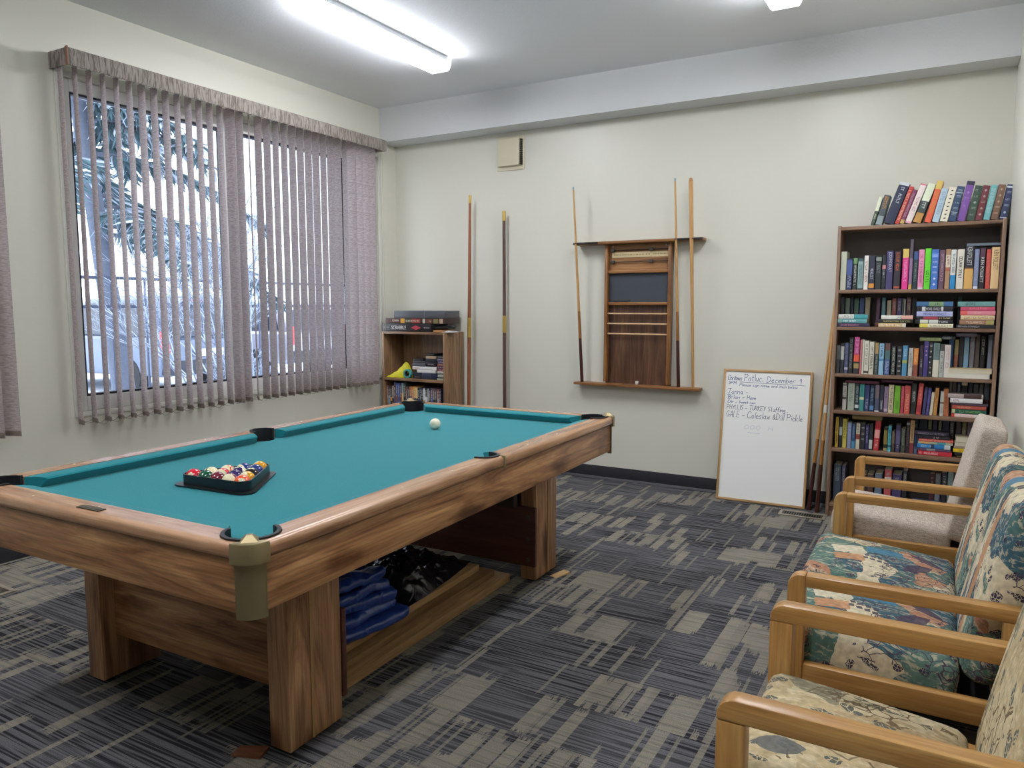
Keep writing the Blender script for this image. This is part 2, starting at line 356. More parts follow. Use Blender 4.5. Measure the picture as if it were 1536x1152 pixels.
def vertical_blind(y_list, xs, z0, z1, vy0, vy1, label, angles):
    t = thing('vertical_blind', label, 'blinds', (xs, (vy0 + vy1) / 2, z0)); oy = (vy0 + vy1) / 2
    proto = None
    for i, (y, a) in enumerate(zip(y_list, angles)):
        if proto is None:
            o = proto = vane_bm(0, z1 - z0).build('vane', VANE, t, angle=60)
            pk = MB().box(-0.042, 0.042, -0.0015, 0.0065, 0.004, 0.03, 0.002).build('hem_weight', flat('7e7268', 0.7), o)
        else:
            o = proto.copy(); C.objects.link(o); o.parent = t
            q = pk.copy(); C.objects.link(q); q.parent = o
        o.location = (0, y - oy, 0); o.rotation_euler = (0, 0, a)
    # head rail, valance board with returns, bead chain along the hems
    MB().box(-0.022, 0.022, vy0 - oy + 0.02, vy1 - oy - 0.02, z1 - z0, z1 - z0 + 0.04, 0.003).build('head_rail', FRAMEW, t)
    mb = MB(); zz = z1 - z0
    xf = 0.085; xw = XL + 0.003 - xs
    prof = [(xf, zz - 0.03), (xf + 0.006, zz - 0.02), (xf + 0.006, zz + 0.052), (xf, zz + 0.06), (xf - 0.012, zz + 0.06), (xf - 0.012, zz - 0.03)]
    mb.prism(prof, 'y', vy0 - oy, vy1 - oy)
    for ye in (vy0 - oy, vy1 - oy):
        s_ = 1 if ye < 0 else -1
        mb.box(xw, xf - 0.012, min(ye, ye + s_ * 0.012), max(ye, ye + s_ * 0.012), zz - 0.03, zz + 0.06, 0.004)
    v = mb.build('valance', VAL, t)
    MB().box(xf - 0.012, xf + 0.009, vy0 - oy - 0.004, vy0 - oy + 0.005, zz - 0.034, zz + 0.064, 0.002).build('corner_strip', flat('8a6552', 0.5), v)
    for sx in (-0.03, 0.034):
        pts = []
        for i in range(len(y_list) - 1):
            y0, y1 = y_list[i] - oy, y_list[i + 1] - oy; sag = 0.012 + 0.018 * ((i * 7919) % 5) / 4
            off0, off1 = math.cos(angles[i]) * sx, math.cos(angles[i + 1]) * sx; e0, e1 = math.sin(angles[i]) * sx, math.sin(angles[i + 1]) * sx
            for k in range(6):
                u = k / 6; pts.append((off0 + (off1 - off0) * u, y0 + e0 + (y1 + e1 - y0 - e0) * u, 0.022 - sag * 4 * u * (1 - u)))
        MB().tube(pts, 0.0013, 5).build('bead_chain', CHAIN, t)
    return t
rb = random.Random(4)
A0 = math.atan2(-0.15, 0.97)
ys = [2.447 + 0.0797 * i for i in range(33)]
ang = [math.atan2(-0.20 + 0.015 * i / 32, 0.97) + R(rb.uniform(-4, 4)) for i in range(33)]; ang[16] = A0 + R(-28); ang[14] = A0 + R(16); ang[28] = A0 + R(-14)
for i in range(29, 33): ang[i] = A0 + R(20)
bl = vertical_blind(ys, -4.215, 0.70, 2.69, 2.44, 5.10, 'wide taupe vertical blind with fabric valance over the snowy window', ang)
ys2 = [2.085 - 0.0797 * i for i in range(22)]
vertical_blind(ys2[::-1], -4.215, 0.69, 2.69, 0.38, 2.106, 'second taupe vertical blind, only its end slat at the left edge', [A0 + R(38)] * 22)
mb = MB().tube([(XL + 0.10, 5.125, 2.66), (XL + 0.10, 5.127, 1.15)], 0.0022, 6)
mb.tube([(XL + 0.115, 5.125, 2.66), (XL + 0.115, 5.128, 1.15)], 0.0022, 6); mb.tube([(XL + 0.10, 5.127, 1.15), (XL + 0.1075, 5.128, 1.135), (XL + 0.115, 5.128, 1.15)], 0.0022, 6)
tag(mb.build('pull_cord', flat('b8b2a4', 0.5)), 'thin looped pull cord hanging at the right end of the wide blind', 'cord')

# ---------------------------------------------------------------- vents
t = thing('wall_vent', 'square cream wall vent high on the back wall above the two sticks', 'vent', (-3.118, YB, 2.605))
CR_ = flat('d5cdb2', 0.45)
MB().box(-0.128, 0.128, -0.010, -0.0005, -0.135, 0.135, 0.004).build('face_plate', CR_, t)
MB().box(-0.112, 0.095, -0.042, -0.012, -0.102, 0.115, 0.006).build('cover', CR_, t)
mb = MB()
for i in range(14): mb.box(0.0965, 0.112, -0.034, -0.010, -0.098 + i * 0.0148, -0.090 + i * 0.0148)
mb.build('louver_slot', flat('2e2a24', 0.7), t)
def register(x0, x1, y0, y1, label, n, rot=0):
    t = thing('floor_register', label, 'vent', ((x0 + x1) / 2, (y0 + y1) / 2, 0.0), rot); a, b = (x1 - x0) / 2, (y1 - y0) / 2
    F = flat('9a9080', 0.4, 0.3); e = 0.022
    mb = MB().box(-a, a, -b, -b + e, 0.001, 0.007, 0.002).box(-a, a, b - e, b, 0.001, 0.007, 0.002).box(-a, -a + e, -b + e, b - e, 0.001, 0.007, 0.002).box(a - e, a, -b + e, b - e, 0.001, 0.007, 0.002)
    mb.build('frame', F, t); MB().box(-a + e, a - e, -b + e, b - e, 0.0006, 0.0012).build('duct_opening', flat('141414', 0.8), t)
    mb = MB()
    for i in range(n):
        x = -a + e + (i + 0.5) * (2 * a - 2 * e) / n; mb.box(x - 0.0025, x + 0.0025, -b + e, b - e, 0.0012, 0.006)
    mb.build('louvers', flat('6c655a', 0.4, 0.4), t)
register(-0.875, -0.585, 5.075, 5.205, 'metal floor vent in front of the white board and cues', 16)
register(-4.14, -3.82, 1.72, 1.86, 'metal floor vent at the left edge under the pool table end', 16)

# ---------------------------------------------------------------- pool table
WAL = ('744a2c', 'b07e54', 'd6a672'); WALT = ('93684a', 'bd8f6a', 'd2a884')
def felt():
    m, nt, p = nodes('green_cloth'); tc = N(nt, 'ShaderNodeTexCoord'); nz = N(nt, 'ShaderNodeTexNoise', i={'Scale': 350.0, 'Detail': 3.0}); L(nt, tc.outputs['Object'], nz.inputs['Vector'])
    r = ramp(nt, [(0.3, '17757d'), (0.7, '228790')]); L(nt, nz.outputs[0], r.inputs[0]); L(nt, r.outputs[0], p.inputs['Base Color'])
    p.inputs['Roughness'].default_value = 0.9; p.inputs['Specular IOR Level'].default_value = 0.15; p.inputs['Sheen Weight'].default_value = 0.15
    return m
FELT = felt()
BRASS = flat('988a66', 0.45, 0.7, var=0.06, bscale=40); BRASSD = flat('8c8060', 0.45, 0.65); RUB = flat('1b1c20', 0.5)
T = thing('pool_table', 'wood laminate pool table with teal cloth and brass corners', 'pool table', (-2.16, 2.48, 0), R(1.0))
HW, HL, ZT = 0.69, 1.26, 0.785
XI, YI = 0.605, 1.175            # inner edge of the wood rails
PCX, PCY, PR = 0.595, 1.165, 0.078   # corner pocket centre and radius
SCX, SR = 0.612, 0.062
ZBED = 0.742
def arc(cx, cy, r, a0, a1, n=10): return [(cx + r * math.cos(R(a0 + (a1 - a0) * i / n)), cy + r * math.sin(R(a0 + (a1 - a0) * i / n))) for i in range(n + 1)]
# bed with the six pocket cut-outs
bed = []
bed += [(0.6, -0.065 - 0.0)] if False else []
out = []
def q(sx, sy, pts): return [(sx * x, sy * y) for x, y in pts]
corner = arc(PCX - 0.012, PCY - 0.012, 0.068, 262, 8, 12)[::1]
cpts = [p for p in arc(PCX - 0.01, PCY - 0.01, 0.066, 280, 170, 10)]     # passes round the inner side of the corner pocket
side = arc(SCX + 0.012, 0, 0.062, 250, 110, 10)
right_up = [(0.6, 0.07)] + [(0.6, PCY - 0.10)] + cpts + [(PCX - 0.10, 1.17)]
poly = [p for p in side[::-1][::-1]]
# counter-clockwise outline: right side from bottom to top, then mirrored
R_side = q(1, -1, [(0.6, PCY - 0.08)])  # start bottom right
pl = [(PCX - 0.08, -1.17)] + q(1, -1, cpts[::-1]) + [(0.6, -PCY + 0.08)] + side + [(0.6, PCY - 0.08)] + cpts + [(PCX - 0.08, 1.17)]
pl = pl + [(-x, -y) for x, y in pl]
mb = MB().prism(pl, 'z', ZBED - 0.03, ZBED)
mb.build('playing_surface', FELT, T, angle=20)
# wood rails
def rail_long(s):
    a45 = arc(PCX, PCY, PR, 45, -80, 10)
    a45 = [p for p in a45 if p[0] >= XI - 1e-4] + [(XI, PCY - math.sqrt(PR ** 2 - (XI - PCX) ** 2))]
    sd = [p for p in arc(SCX, 0, SR, 110, -110, 14) if p[0] > XI] ; hy = math.sqrt(SR ** 2 - (XI - SCX) ** 2)
    up = [(HW, HW - HW + HL)]
    poly = [(HW, -HL + 0.06), (HW, HL - 0.06)] + a45 + [(XI, hy)] + sd + [(XI, -hy)] + [(x, -y) for x, y in a45[::-1]]
    return [(s * x, y) for x, y in poly]
def rail_end(s):
    a = arc(PCX, PCY, PR, 45, 170, 10); a = [p for p in a if p[1] >= YI - 1e-4] + [(PCX - math.sqrt(PR ** 2 - (YI - PCY) ** 2), YI)]
    poly = [(HW - 0.06, HL)] + a + [(-x, y) for x, y in a[::-1]] + [(-HW + 0.06, HL)]
    return [(x, s * y) for x, y in poly]
for s_ in (-1, 1):
    sel = lambda a, b, s_=s_: abs(a.x - s_ * HW) < 1e-4 and abs(b.x - s_ * HW) < 1e-4 and abs(a.z - b.z) < 1e-4
    MB().prism(rail_long(s_), 'z', ZT - 0.045, ZT, 0.016, sel=sel, seg=4).build('side_rail', wood(WALT, 'y', 0.26, 1.0, 0.3, 0.5), T)
    sel = lambda a, b, s_=s_: abs(a.y - s_ * HL) < 1e-4 and abs(b.y - s_ * HL) < 1e-4 and abs(a.z - b.z) < 1e-4
    MB().prism(rail_end(s_), 'z', ZT - 0.045, ZT, 0.016, sel=sel, seg=4).build('end_rail', wood(WALT, 'x', 0.26, 1.0, 0.3, 0.5), T)
    # aprons
    x = HW - 0.012
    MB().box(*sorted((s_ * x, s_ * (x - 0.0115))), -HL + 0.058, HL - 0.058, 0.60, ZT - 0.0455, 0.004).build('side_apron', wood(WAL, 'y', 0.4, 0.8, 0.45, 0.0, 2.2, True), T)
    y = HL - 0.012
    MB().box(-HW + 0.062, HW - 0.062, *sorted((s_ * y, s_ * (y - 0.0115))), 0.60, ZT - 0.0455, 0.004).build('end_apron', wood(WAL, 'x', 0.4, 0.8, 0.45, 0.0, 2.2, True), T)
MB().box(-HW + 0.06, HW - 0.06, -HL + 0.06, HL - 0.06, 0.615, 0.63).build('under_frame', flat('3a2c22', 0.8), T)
# cushions (six), mitred at the pockets
def cushion(P0, P1, n, e0, e1):
    """P0-P1 back line on the wood, n inward normal (2D), e0/e1 mitre lengths"""
    P0, P1, n = Vector(P0), Vector(P1), Vector(n); d = (P1 - P0).normalized(); dp = 0.052
    mb = MB(); prof = [(0, ZT - 0.002), (dp * 0.5, ZT - 0.003), (dp - 0.004, ZT - 0.008), (dp, ZT - 0.013), (dp - 0.018, ZBED + 0.001), (0, ZBED + 0.001)]
    vs = []
    for (P, e, sg) in ((P0, e0, 1), (P1, e1, -1)):
        for (k, z) in prof:
            v = P + n * k + d * sg * e * k / dp; vs.append((v.x, v.y, z))
    m = len(prof); fs = [tuple(range(m))[::-1], tuple(range(m, 2 * m))] + [(i, (i + 1) % m, m + (i + 1) % m, m + i) for i in range(m)]
    t = bmesh.new(); vv = [t.verts.new(p) for p in vs]
    for f in fs: t.faces.new([vv[i] for i in f])
    bmesh.ops.recalc_face_normals(t, faces=t.faces[:]); mb._add(t, 0, None)
    return mb.build('cushion', FELT, T, angle=25)
ce = 0.078; se = 0.066
for s_ in (-1, 1):
    cushion((s_ * XI, se), (s_ * XI, PCY - ce), (-s_, 0), 0.022, 0.05); cushion((s_ * XI, -PCY + ce), (s_ * XI, -se), (-s_, 0), 0.05, 0.022)
    cushion((-PCX + ce, s_ * YI), (PCX - ce, s_ * YI), (0, -s_), 0.05, 0.05)
# pocket liners: black horseshoes with a cup below
def liner(cx, cy, ri, a0, a1, ears):
    mb = MB(); n = 20; outer = ri + 0.0088
    a = arc(cx, cy, outer, a0, a1, n); b = arc(cx, cy, ri - 0.002, a0, a1, n)
    mb.prism(a + b[::-1], 'z', 0.635, ZT + 0.005, 0.0)
    mb.lathe([(0.0005, 0.632), (ri - 0.003, 0.64), (ri - 0.001, 0.735)], (cx, cy, 0), 20)
    return mb.build('pocket_liner', RUB, T)
for sx in (-1, 1):
    for sy in (-1, 1):
        base = {(1, 1): 45, (-1, 1): 135, (-1, -1): 225, (1, -1): 315}[(sx, sy)]
        liner(sx * PCX, sy * PCY, PR - 0.010, base - 126, base + 126, 1)
    liner(sx * SCX, 0, SR - 0.010, (0 if sx > 0 else 180) - 100, (0 if sx > 0 else 180) + 100, 1)
    # metal clip on the rail by the side pocket
    x = HW + 0.0005
    MB().box(*sorted((sx * (x - 0.025), sx * x + sx * 0.003)), 0.020, 0.030, ZT - 0.046, ZT + 0.0025, 0.0012).build('pocket_clip', BRASS, T)
# brass corners: moulded cap over the rails and a curved plate on the apron
for sx in (-1, 1):
    for sy in (-1, 1):
        r_ = 0.055; ox, oy = HW + 0.004, HL + 0.004
        def cpoly(inset, r_):
            c = [(ox - inset - r_ + r_ * math.cos(R(t)), oy - inset - r_ + r_ * math.sin(R(t))) for t in range(0, 91, 15)]
            return c
        outer = [(ox, oy - 0.070)] + cpoly(0, r_) + [(ox - 0.070, oy)]
        dg = PCX + (PR + 0.003) * math.cos(R(45)); eg = PCY + (PR + 0.003) * math.sin(R(45))
        inner = [(ox - 0.066, oy - 0.02), (dg, eg), (ox - 0.02, oy - 0.066)]
        mb = MB(); P = outer + inner; P = [(sx * x, sy * y) for x, y in P]
        mb.prism(P, 'z', ZT - 0.05, ZT + 0.004, 0.006, sel=lambda a, b: a.z > ZT and b.z > ZT, seg=2)
        # raised pyramid boss
        bx, by = sx * (ox - 0.042), sy * (oy - 0.042)
        for k, (h, z) in enumerate(((0.030, ZT + 0.004), (0.012, ZT + 0.018))): pass
        ang_ = math.atan2(sy, sx)
        v = [(bx + 0.032 * math.cos(ang_ + R(45 + 90 * i)), by + 0.032 * math.sin(ang_ + R(45 + 90 * i)), ZT + 0.003) for i in range(4)] + [(bx + 0.011 * math.cos(ang_ + R(45 + 90 * i)), by + 0.011 * math.sin(ang_ + R(45 + 90 * i)), ZT + 0.019) for i in range(4)]
        mb.quads(v, [(0, 1, 5, 4), (1, 2, 6, 5), (2, 3, 7, 6), (3, 0, 4, 7), (4, 5, 6, 7)])
        bmesh.ops.recalc_face_normals(mb.bm, faces=mb.bm.faces[:])
        mb.build('corner_cap', BRASS, T)
        i_ = 0.010
        o2 = [(ox - i_, oy - 0.062)] + [(x, y) for x, y in cpoly(i_, 0.055)] + [(ox - 0.062, oy - i_)]
        i2 = [(ox - 0.062, oy - i_ - 0.02)] + [(x, y) for x, y in cpoly(i_ + 0.02, 0.035)][::-1] + [(ox - i_ - 0.02, oy - 0.062)]
        MB().prism([(sx * x, sy * y) for x, y in o2 + i2], 'z', 0.588, ZT - 0.0505).build('corner_plate', BRASSD, T)
# name plate on the near end rail
np_ = MB().box(-0.052, 0.052, -0.014, 0.014, 0, 0.003, 0.001).build('name_plate', flat('3c382c', 0.35, 0.5), T); np_.location = (-0.03 + 0.03, -1.225, ZT)
mb = MB(); mb.box(-0.048, 0.048, -0.0118, -0.0106, 0.003, 0.0034).box(-0.048, 0.048, 0.0106, 0.0118, 0.003, 0.0034).box(-0.048, -0.0468, -0.0106, 0.0106, 0.003, 0.0034).box(0.0468, 0.048, -0.0106, 0.0106, 0.003, 0.0034)
glyphs(mb, Matrix.Translation((0, 0.001, 0.0035)), 0.07, 0.012, random.Random(2), 0, 2)
mb.build('plate_border', flat('a89a70', 0.35, 0.6), np_)
# sights on the rails
mb = MB()
for s_ in (-1, 1):
    for k in (1, 2, 3, 5, 6, 7): mb.lathe([(0.0005, 0.0008), (0.004, 0.0008), (0.0042, 0)], (s_ * 0.652, -1.175 + 2.35 * k / 8, ZT), 10)
    for k in (1, 2, 3): mb.lathe([(0.0005, 0.0008), (0.004, 0.0008), (0.0042, 0)], (-0.605 + 1.21 * k / 4, s_ * 1.222 if k != 2 else s_ * 1.20, ZT), 10)
mb.build('rail_sights', flat('cfc4a8', 0.3), T)
# legs: broad panels at the corners, stretchers between them
LW = wood(('865a3e', 'b98a62', 'd8aa7e'), 'z', 0.4, 0.8, 0.45, 0.0, 2.2, True)  # same wood as the aprons, colour lightened to lift the shade under the table
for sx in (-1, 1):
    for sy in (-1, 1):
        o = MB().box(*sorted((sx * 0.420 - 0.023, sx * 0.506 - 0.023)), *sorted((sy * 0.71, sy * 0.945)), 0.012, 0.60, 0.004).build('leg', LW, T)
        MB().box(*sorted((sx * 0.5062 - 0.023, sx * 0.5085 - 0.023)), *sorted((sy * 0.84, sy * 0.852)), 0.015, 0.598).build('edge_strip', flat('b08a58', 0.4), o)
        MB().lathe([(0.0005, 0), (0.03, 0), (0.03, 0.0115), (0.0005, 0.0115)], (sx * 0.463 - 0.023, sy * 0.83, 0), 16).build('foot', RUB, o)
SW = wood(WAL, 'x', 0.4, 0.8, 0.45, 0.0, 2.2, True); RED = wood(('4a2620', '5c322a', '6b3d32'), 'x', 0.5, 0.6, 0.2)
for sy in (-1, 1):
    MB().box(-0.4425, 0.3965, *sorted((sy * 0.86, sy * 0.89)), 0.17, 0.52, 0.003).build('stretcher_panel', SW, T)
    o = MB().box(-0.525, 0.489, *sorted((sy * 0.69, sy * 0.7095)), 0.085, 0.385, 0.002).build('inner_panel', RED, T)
    mb = MB()
    for z in (0.12, 0.225, 0.335):
        for sx in (-1, 1): mb.lathe([(0.0005, 0.003), (0.008, 0.003), (0.009, 0)], (0, 0, 0), 10, M=Matrix.Translation((sx * 0.45, sy * 0.6898, z)) @ Matrix.Rotation(R(90 * sy), 4, 'X'))
    mb.build('bolts', flat('5c5a58', 0.35, 0.7), o)
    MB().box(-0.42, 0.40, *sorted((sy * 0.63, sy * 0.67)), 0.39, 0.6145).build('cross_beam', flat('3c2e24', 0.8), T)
# wooden shims under the feet
def table_pt(x, y, z=0): return T.matrix_basis @ Vector((x, y, z))
def shim(p, rz, lx, ly, h, label, col):
    o = MB().prism([(-lx, 0), (lx, 0), (lx, h), (-lx, 0.002)], 'y', -ly, ly).build('shim', wood(col, 'x', 0.6)); o.location = p; o.rotation_euler = (0, 0, rz); tag(o, label, 'wedge', 'shims by the table feet')
T.rotation_mode = 'XYZ'; T.matrix_basis = Matrix.Translation((-2.16, 2.48, 0)) @ Matrix.Rotation(R(1.0), 4, 'Z')
shim((-1.79, 1.50, 0.0), R(20), 0.05, 0.028, 0.010, 'brown wooden wedge at the foot of the near right table leg', ('5a3422', '7a4a30', '8a5a3a'))
shim((-1.635, 3.36, 0.0), R(70), 0.05, 0.022, 0.010, 'pale wooden wedge at the foot of the far right table leg', ('b08a58', 'c8a470', 'd8b884'))

# ---------------------------------------------------------------- balls and triangle
BALLC = {1: 'e8a51e', 2: '243a86', 3: 'd8283c', 4: '34285e', 5: 'f0582e', 6: '17583f', 7: '7a2438', 8: '17171b'}
def ball_mat(n):
    c = BALLC[n if n <= 8 else n - 8] if n else 'efe9cf'
    m, nt, p = nodes('ball_gloss'); p.inputs['Roughness'].default_value = 0.08; p.inputs['Coat Weight'].default_value = 0.5
    if not n: p.inputs['Base Color'].default_value = lin(c); return m
    tc = N(nt, 'ShaderNodeTexCoord'); sx = N(nt, 'ShaderNodeSeparateXYZ'); L(nt, tc.outputs['Object'], sx.inputs[0])
    def M_(op, a, b):
        k = N(nt, 'ShaderNodeMath', operation=op); L(nt, a, k.inputs[0])
        if isinstance(b, float): k.inputs[1].default_value = b
        else: L(nt, b, k.inputs[1])
        return k.outputs[0]
    ax = M_('ABSOLUTE', sx.outputs[0], 0.0); spot = M_('GREATER_THAN', ax, 0.0265)
    if n > 8: cap = M_('GREATER_THAN', M_('ABSOLUTE', sx.outputs[2], 0.0), 0.0145); white = M_('MAXIMUM', spot, cap)
    else: white = spot
    mx = N(nt, 'ShaderNodeMix', data_type='RGBA', i={'A': lin(c), 'B': lin('eee4bc')}); L(nt, white, mx.inputs['Factor']); L(nt, mx.outputs['Result'], p.inputs['Base Color'])
    return m
BR = 0.0286
def sphere(mb, r=BR, mi=0):
    t = bmesh.new(); bmesh.ops.create_uvsphere(t, u_segments=36, v_segments=20, radius=r); mb._add(t, mi, None); return mb
def ball(n, loc, rot, label, group):
    o = sphere(MB()).build('cue_ball' if not n else 'pool_ball', ball_mat(n), angle=180); o.location = loc; o.rotation_euler = rot
    tag(o, label, 'ball', group)
    if n:
        mb = MB()
        for s_ in (1, -1):
            me = text_mesh(str(n)); M = frameM((0, 0, 0), (0, s_, 0), (0, 0, 1)); t = bmesh.new(); t.from_mesh(me)
            h = 0.0095; sc = h / me['h']
            for v in t.verts:
                v.co = M @ Vector((v.co.x * sc, v.co.y * sc, 0)); v.co.x = s_ * (math.sqrt(max(1e-9, BR ** 2 - v.co.y ** 2 - v.co.z ** 2)) + 0.0002)
            mb._add(t, 0, None)
        mb.build('number', flat('1c1c1c', 0.3), o, angle=0)
    return o
ball(0, (-2.235, 3.118, ZBED + BR), (0, 0, 0), 'cream white cue ball alone on the teal cloth', None)
# triangle: flange plus upright wall, base side toward the near end
RC = Vector((-2.175, 1.792)); RA = R(4)
def rot2(p): return (RC.x + p[0] * math.cos(RA) - p[1] * math.sin(RA), RC.y + p[0] * math.sin(RA) + p[1] * math.cos(RA))
def tri(apo, rad, n=6):
    """rounded equilateral triangle, apothem apo, apex toward +y"""
    out = []
    for k, a in enumerate((90, 210, 330)):
        d = 2 * (apo - rad); cx, cy = d * math.cos(R(a)), d * math.sin(R(a))
        out += [(cx + rad * math.cos(R(a - 60 + 120 * i / n)), cy + rad * math.sin(R(a - 60 + 120 * i / n))) for i in range(n + 1)]
    return out
rk = thing('ball_rack', 'black plastic triangle rack holding fifteen balls', 'rack', (RC.x, RC.y, ZBED), RA)
DX = 2 * BR + 0.0006; APO = DX * 4 / (2 * math.sqrt(3)) + BR + 0.001
def ring(mb, o, i, z0, z1):
    n = len(o); vs = [(x, y, z) for z in (z0, z1) for ring_ in (o, i) for (x, y) in ring_]; fs = []
    for k in range(n):
        j = (k + 1) % n; fs += [(k, j, 2 * n + j, 2 * n + k), (n + j, n + k, 3 * n + k, 3 * n + j), (2 * n + k, 2 * n + j, 3 * n + j, 3 * n + k), (j, k, n + k, n + j)]
    return mb.quads(vs, fs)
RKM = flat('191a1e', 0.3)
ring(MB(), tri(APO + 0.005, BR + 0.005), tri(APO, BR), 0.0, 0.042).build('rack_wall', RKM, rk)
ring(MB(), tri(APO + 0.022, BR + 0.010), tri(APO + 0.0051, BR + 0.005), 0.0003, 0.006).build('rack_flange', RKM, rk)
rows = [[3, 6, 7, 15, 5], [14, 11, 4, 9], [13, 12, 8], [10, 2], [1]]
names = {1: 'solid yellow ball at the far tip of the rack', 2: 'dark blue ball next to the far tip of the rack', 3: 'solid red ball in the near left corner of the rack', 4: 'solid dark purple ball in the middle of the rack', 5: 'solid orange ball in the near right corner of the rack', 6: 'solid green numbered ball right of the red corner ball', 7: 'solid maroon ball in the middle of the near row', 8: 'solid black ball in the rack', 9: 'cream ball with yellow stripe along the right side', 10: 'mostly cream ball with blue stripe in the left side near the tip', 11: 'cream ball with red stripe behind the green ball', 12: 'cream ball with purple stripe in the third row', 13: 'cream ball with orange stripe on the left side of the rack', 14: 'cream ball with green stripe behind the red corner ball', 15: 'cream ball with maroon stripe beside the orange ball'}
face = {6: (0.35, 0, -0.9), 5: (0.5, -0.5, -0.75), 3: (1.2, 0.4, 2.0), 7: (1.4, 0.9, 0.3), 15: (0.5, 1.2, -0.6), 14: (0.9, 0.6, 1.0), 11: (1.35, 0.2, 0.3), 4: (1.5, 1.0, 0.2), 9: (0.9, 0.9, -0.8), 13: (1.1, -0.5, 0.3), 12: (0.2, 1.4, 1.0), 8: (0.7, 1.5, 1.0), 10: (1.5, 0.1, 0.0), 2: (1.3, 1.0, 0.5), 1: (1.2, 1.2, 0.9)}
apo_c = DX * 4 / (2 * math.sqrt(3))
for r_, row in enumerate(rows):
    for k, n in enumerate(row):
        x = (k - (len(row) - 1) / 2) * DX; y = -apo_c + r_ * DX * math.sqrt(3) / 2
        p = rot2((x, y)); ball(n, (p[0], p[1], ZBED + BR), face[n], names[n], 'balls in the triangle rack')

# ---------------------------------------------------------------- boards and plastic sheets under the table
PLY = ('9c7850', 'b38c60', 'c6a072')
for k, (x0, x1, y0, y1, z0, z1, lb) in enumerate(((-2.42, -1.80, 1.86, 3.15, 0.0, 0.040, 'plywood board lowest of the pile under the pool table'), (-2.47, -1.845, 1.84, 3.08, 0.0405, 0.072, 'plywood board in the middle of the pile under the table'), (-2.50, -1.90, 1.83, 3.03, 0.0725, 0.102, 'topmost plywood board of the pile, under the plastic sheets'))):
    o = MB().box(x0 + 2.16, x1 + 2.16, y0 - 2.48, y1 - 2.48, z0, z1, 0.004).build('plywood_board', wood((PLY, ('7c5c3a', '94714a', 'a6835a'), ('a07a50', 'b99264', 'cba878'))[k], 'y', 0.6, 1.2, 0.3)); o.location = (-2.16, 2.48, 0.0005); o.rotation_euler = (0, 0, R(1.6 + 0.5 * (k - 1))); tag(o, lb, 'board', 'boards under the table')
def sheet(name, cx, cy, lx, ly, z0, hmax, seed, m, label, cat, rz=0.0, sc=5.0):
    def fn(u, v):
        x = (u - 0.5) * lx; y = (v - 0.5) * ly; e = min(1, 6 * min(u, 1 - u)) * min(1, 6 * min(v, 1 - v))
        f = noise.noise(Vector((x * sc + seed, y * sc, seed))); g_ = 1 - abs(noise.noise(Vector((x * sc * 2.2 + seed, y * sc * 1.4 + 3, seed + 4)))) * 2
        wob = 0.03 * noise.noise(Vector((x * 4, y * 4, seed + 9)))
        return (x + wob, y + wob * 0.7, 0.004 + e * hmax * (0.55 + 0.45 * f) + e * 0.022 * g_ * g_)
    mb = MB().grid(fn, 70, 70)
    # underside closes the folded bundle
    mb.grid(lambda u, v: ((u - 0.5) * lx * 0.97, (v - 0.5) * ly * 0.97, 0.001), 1, 1)
    o = mb.build(name, m, angle=80); o.location = (cx, cy, z0); o.rotation_euler = (0, 0, rz)
    tag(o, label, cat); return o
def film(h, rough): 
    m, nt, p = nodes('plastic_film'); p.inputs['Base Color'].default_value = lin(h); p.inputs['Roughness'].default_value = rough; p.inputs['Specular IOR Level'].default_value = 0.6; p.inputs['Coat Weight'].default_value = 0.4; p.inputs['Coat Roughness'].default_value = 0.2
    tc = N(nt, 'ShaderNodeTexCoord'); nz = N(nt, 'ShaderNodeTexNoise', i={'Scale': 16.0, 'Detail': 4.0, 'Distortion': 1.2}); nz.noise_type = 'RIDGED_MULTIFRACTAL'; L(nt, tc.outputs['Object'], nz.inputs['Vector'])
    b = N(nt, 'ShaderNodeBump', i={'Strength': 0.7, 'Distance': 0.012}); L(nt, nz.outputs[0], b.inputs['Height']); L(nt, b.outputs[0], p.inputs['Normal'])
    return m
o = MB(); rs_ = random.Random(6)
def crease(p, sc, seed): return abs(noise.noise(Vector((p[0] * sc + seed, p[1] * sc * 0.7, p[2] * sc + seed))))
def sheet_fn(u, v):
    x = (u - 0.5) * 0.48; y = (v - 0.5) * 0.62; e = min(1, 7 * min(u, 1 - u)) * min(1, 7 * min(v, 1 - v))
    c = 0.030 * (1 - 2 * crease((x, y, 0), 7, 1.3)) + 0.018 * (1 - 2 * crease((x, y, 1), 17, 4.1)) + 0.008 * (1 - 2 * crease((x, y, 2), 36, 7.7))
    b_ = 0.075 * max(0, 1 - v * 1.15) + 0.02
    wob = 0.02 * noise.noise(Vector((x * 5, y * 5, 9)))
    return (x + wob, y + wob, 0.004 + e * max(0.004, b_ + c))
o.grid(sheet_fn, 80, 110); o.grid(lambda u, v: ((u - 0.5) * 0.46, (v - 0.5) * 0.60, 0.001), 1, 1)
o = o.build('plastic_sheet', film('16171e', 0.22), angle=50); o.location = (-2.17, 2.715, 0.1035); o.rotation_euler = (0, 0, R(8)); tag(o, 'crumpled black plastic sheet on the boards under the table', 'plastic sheet')
mb = MB()
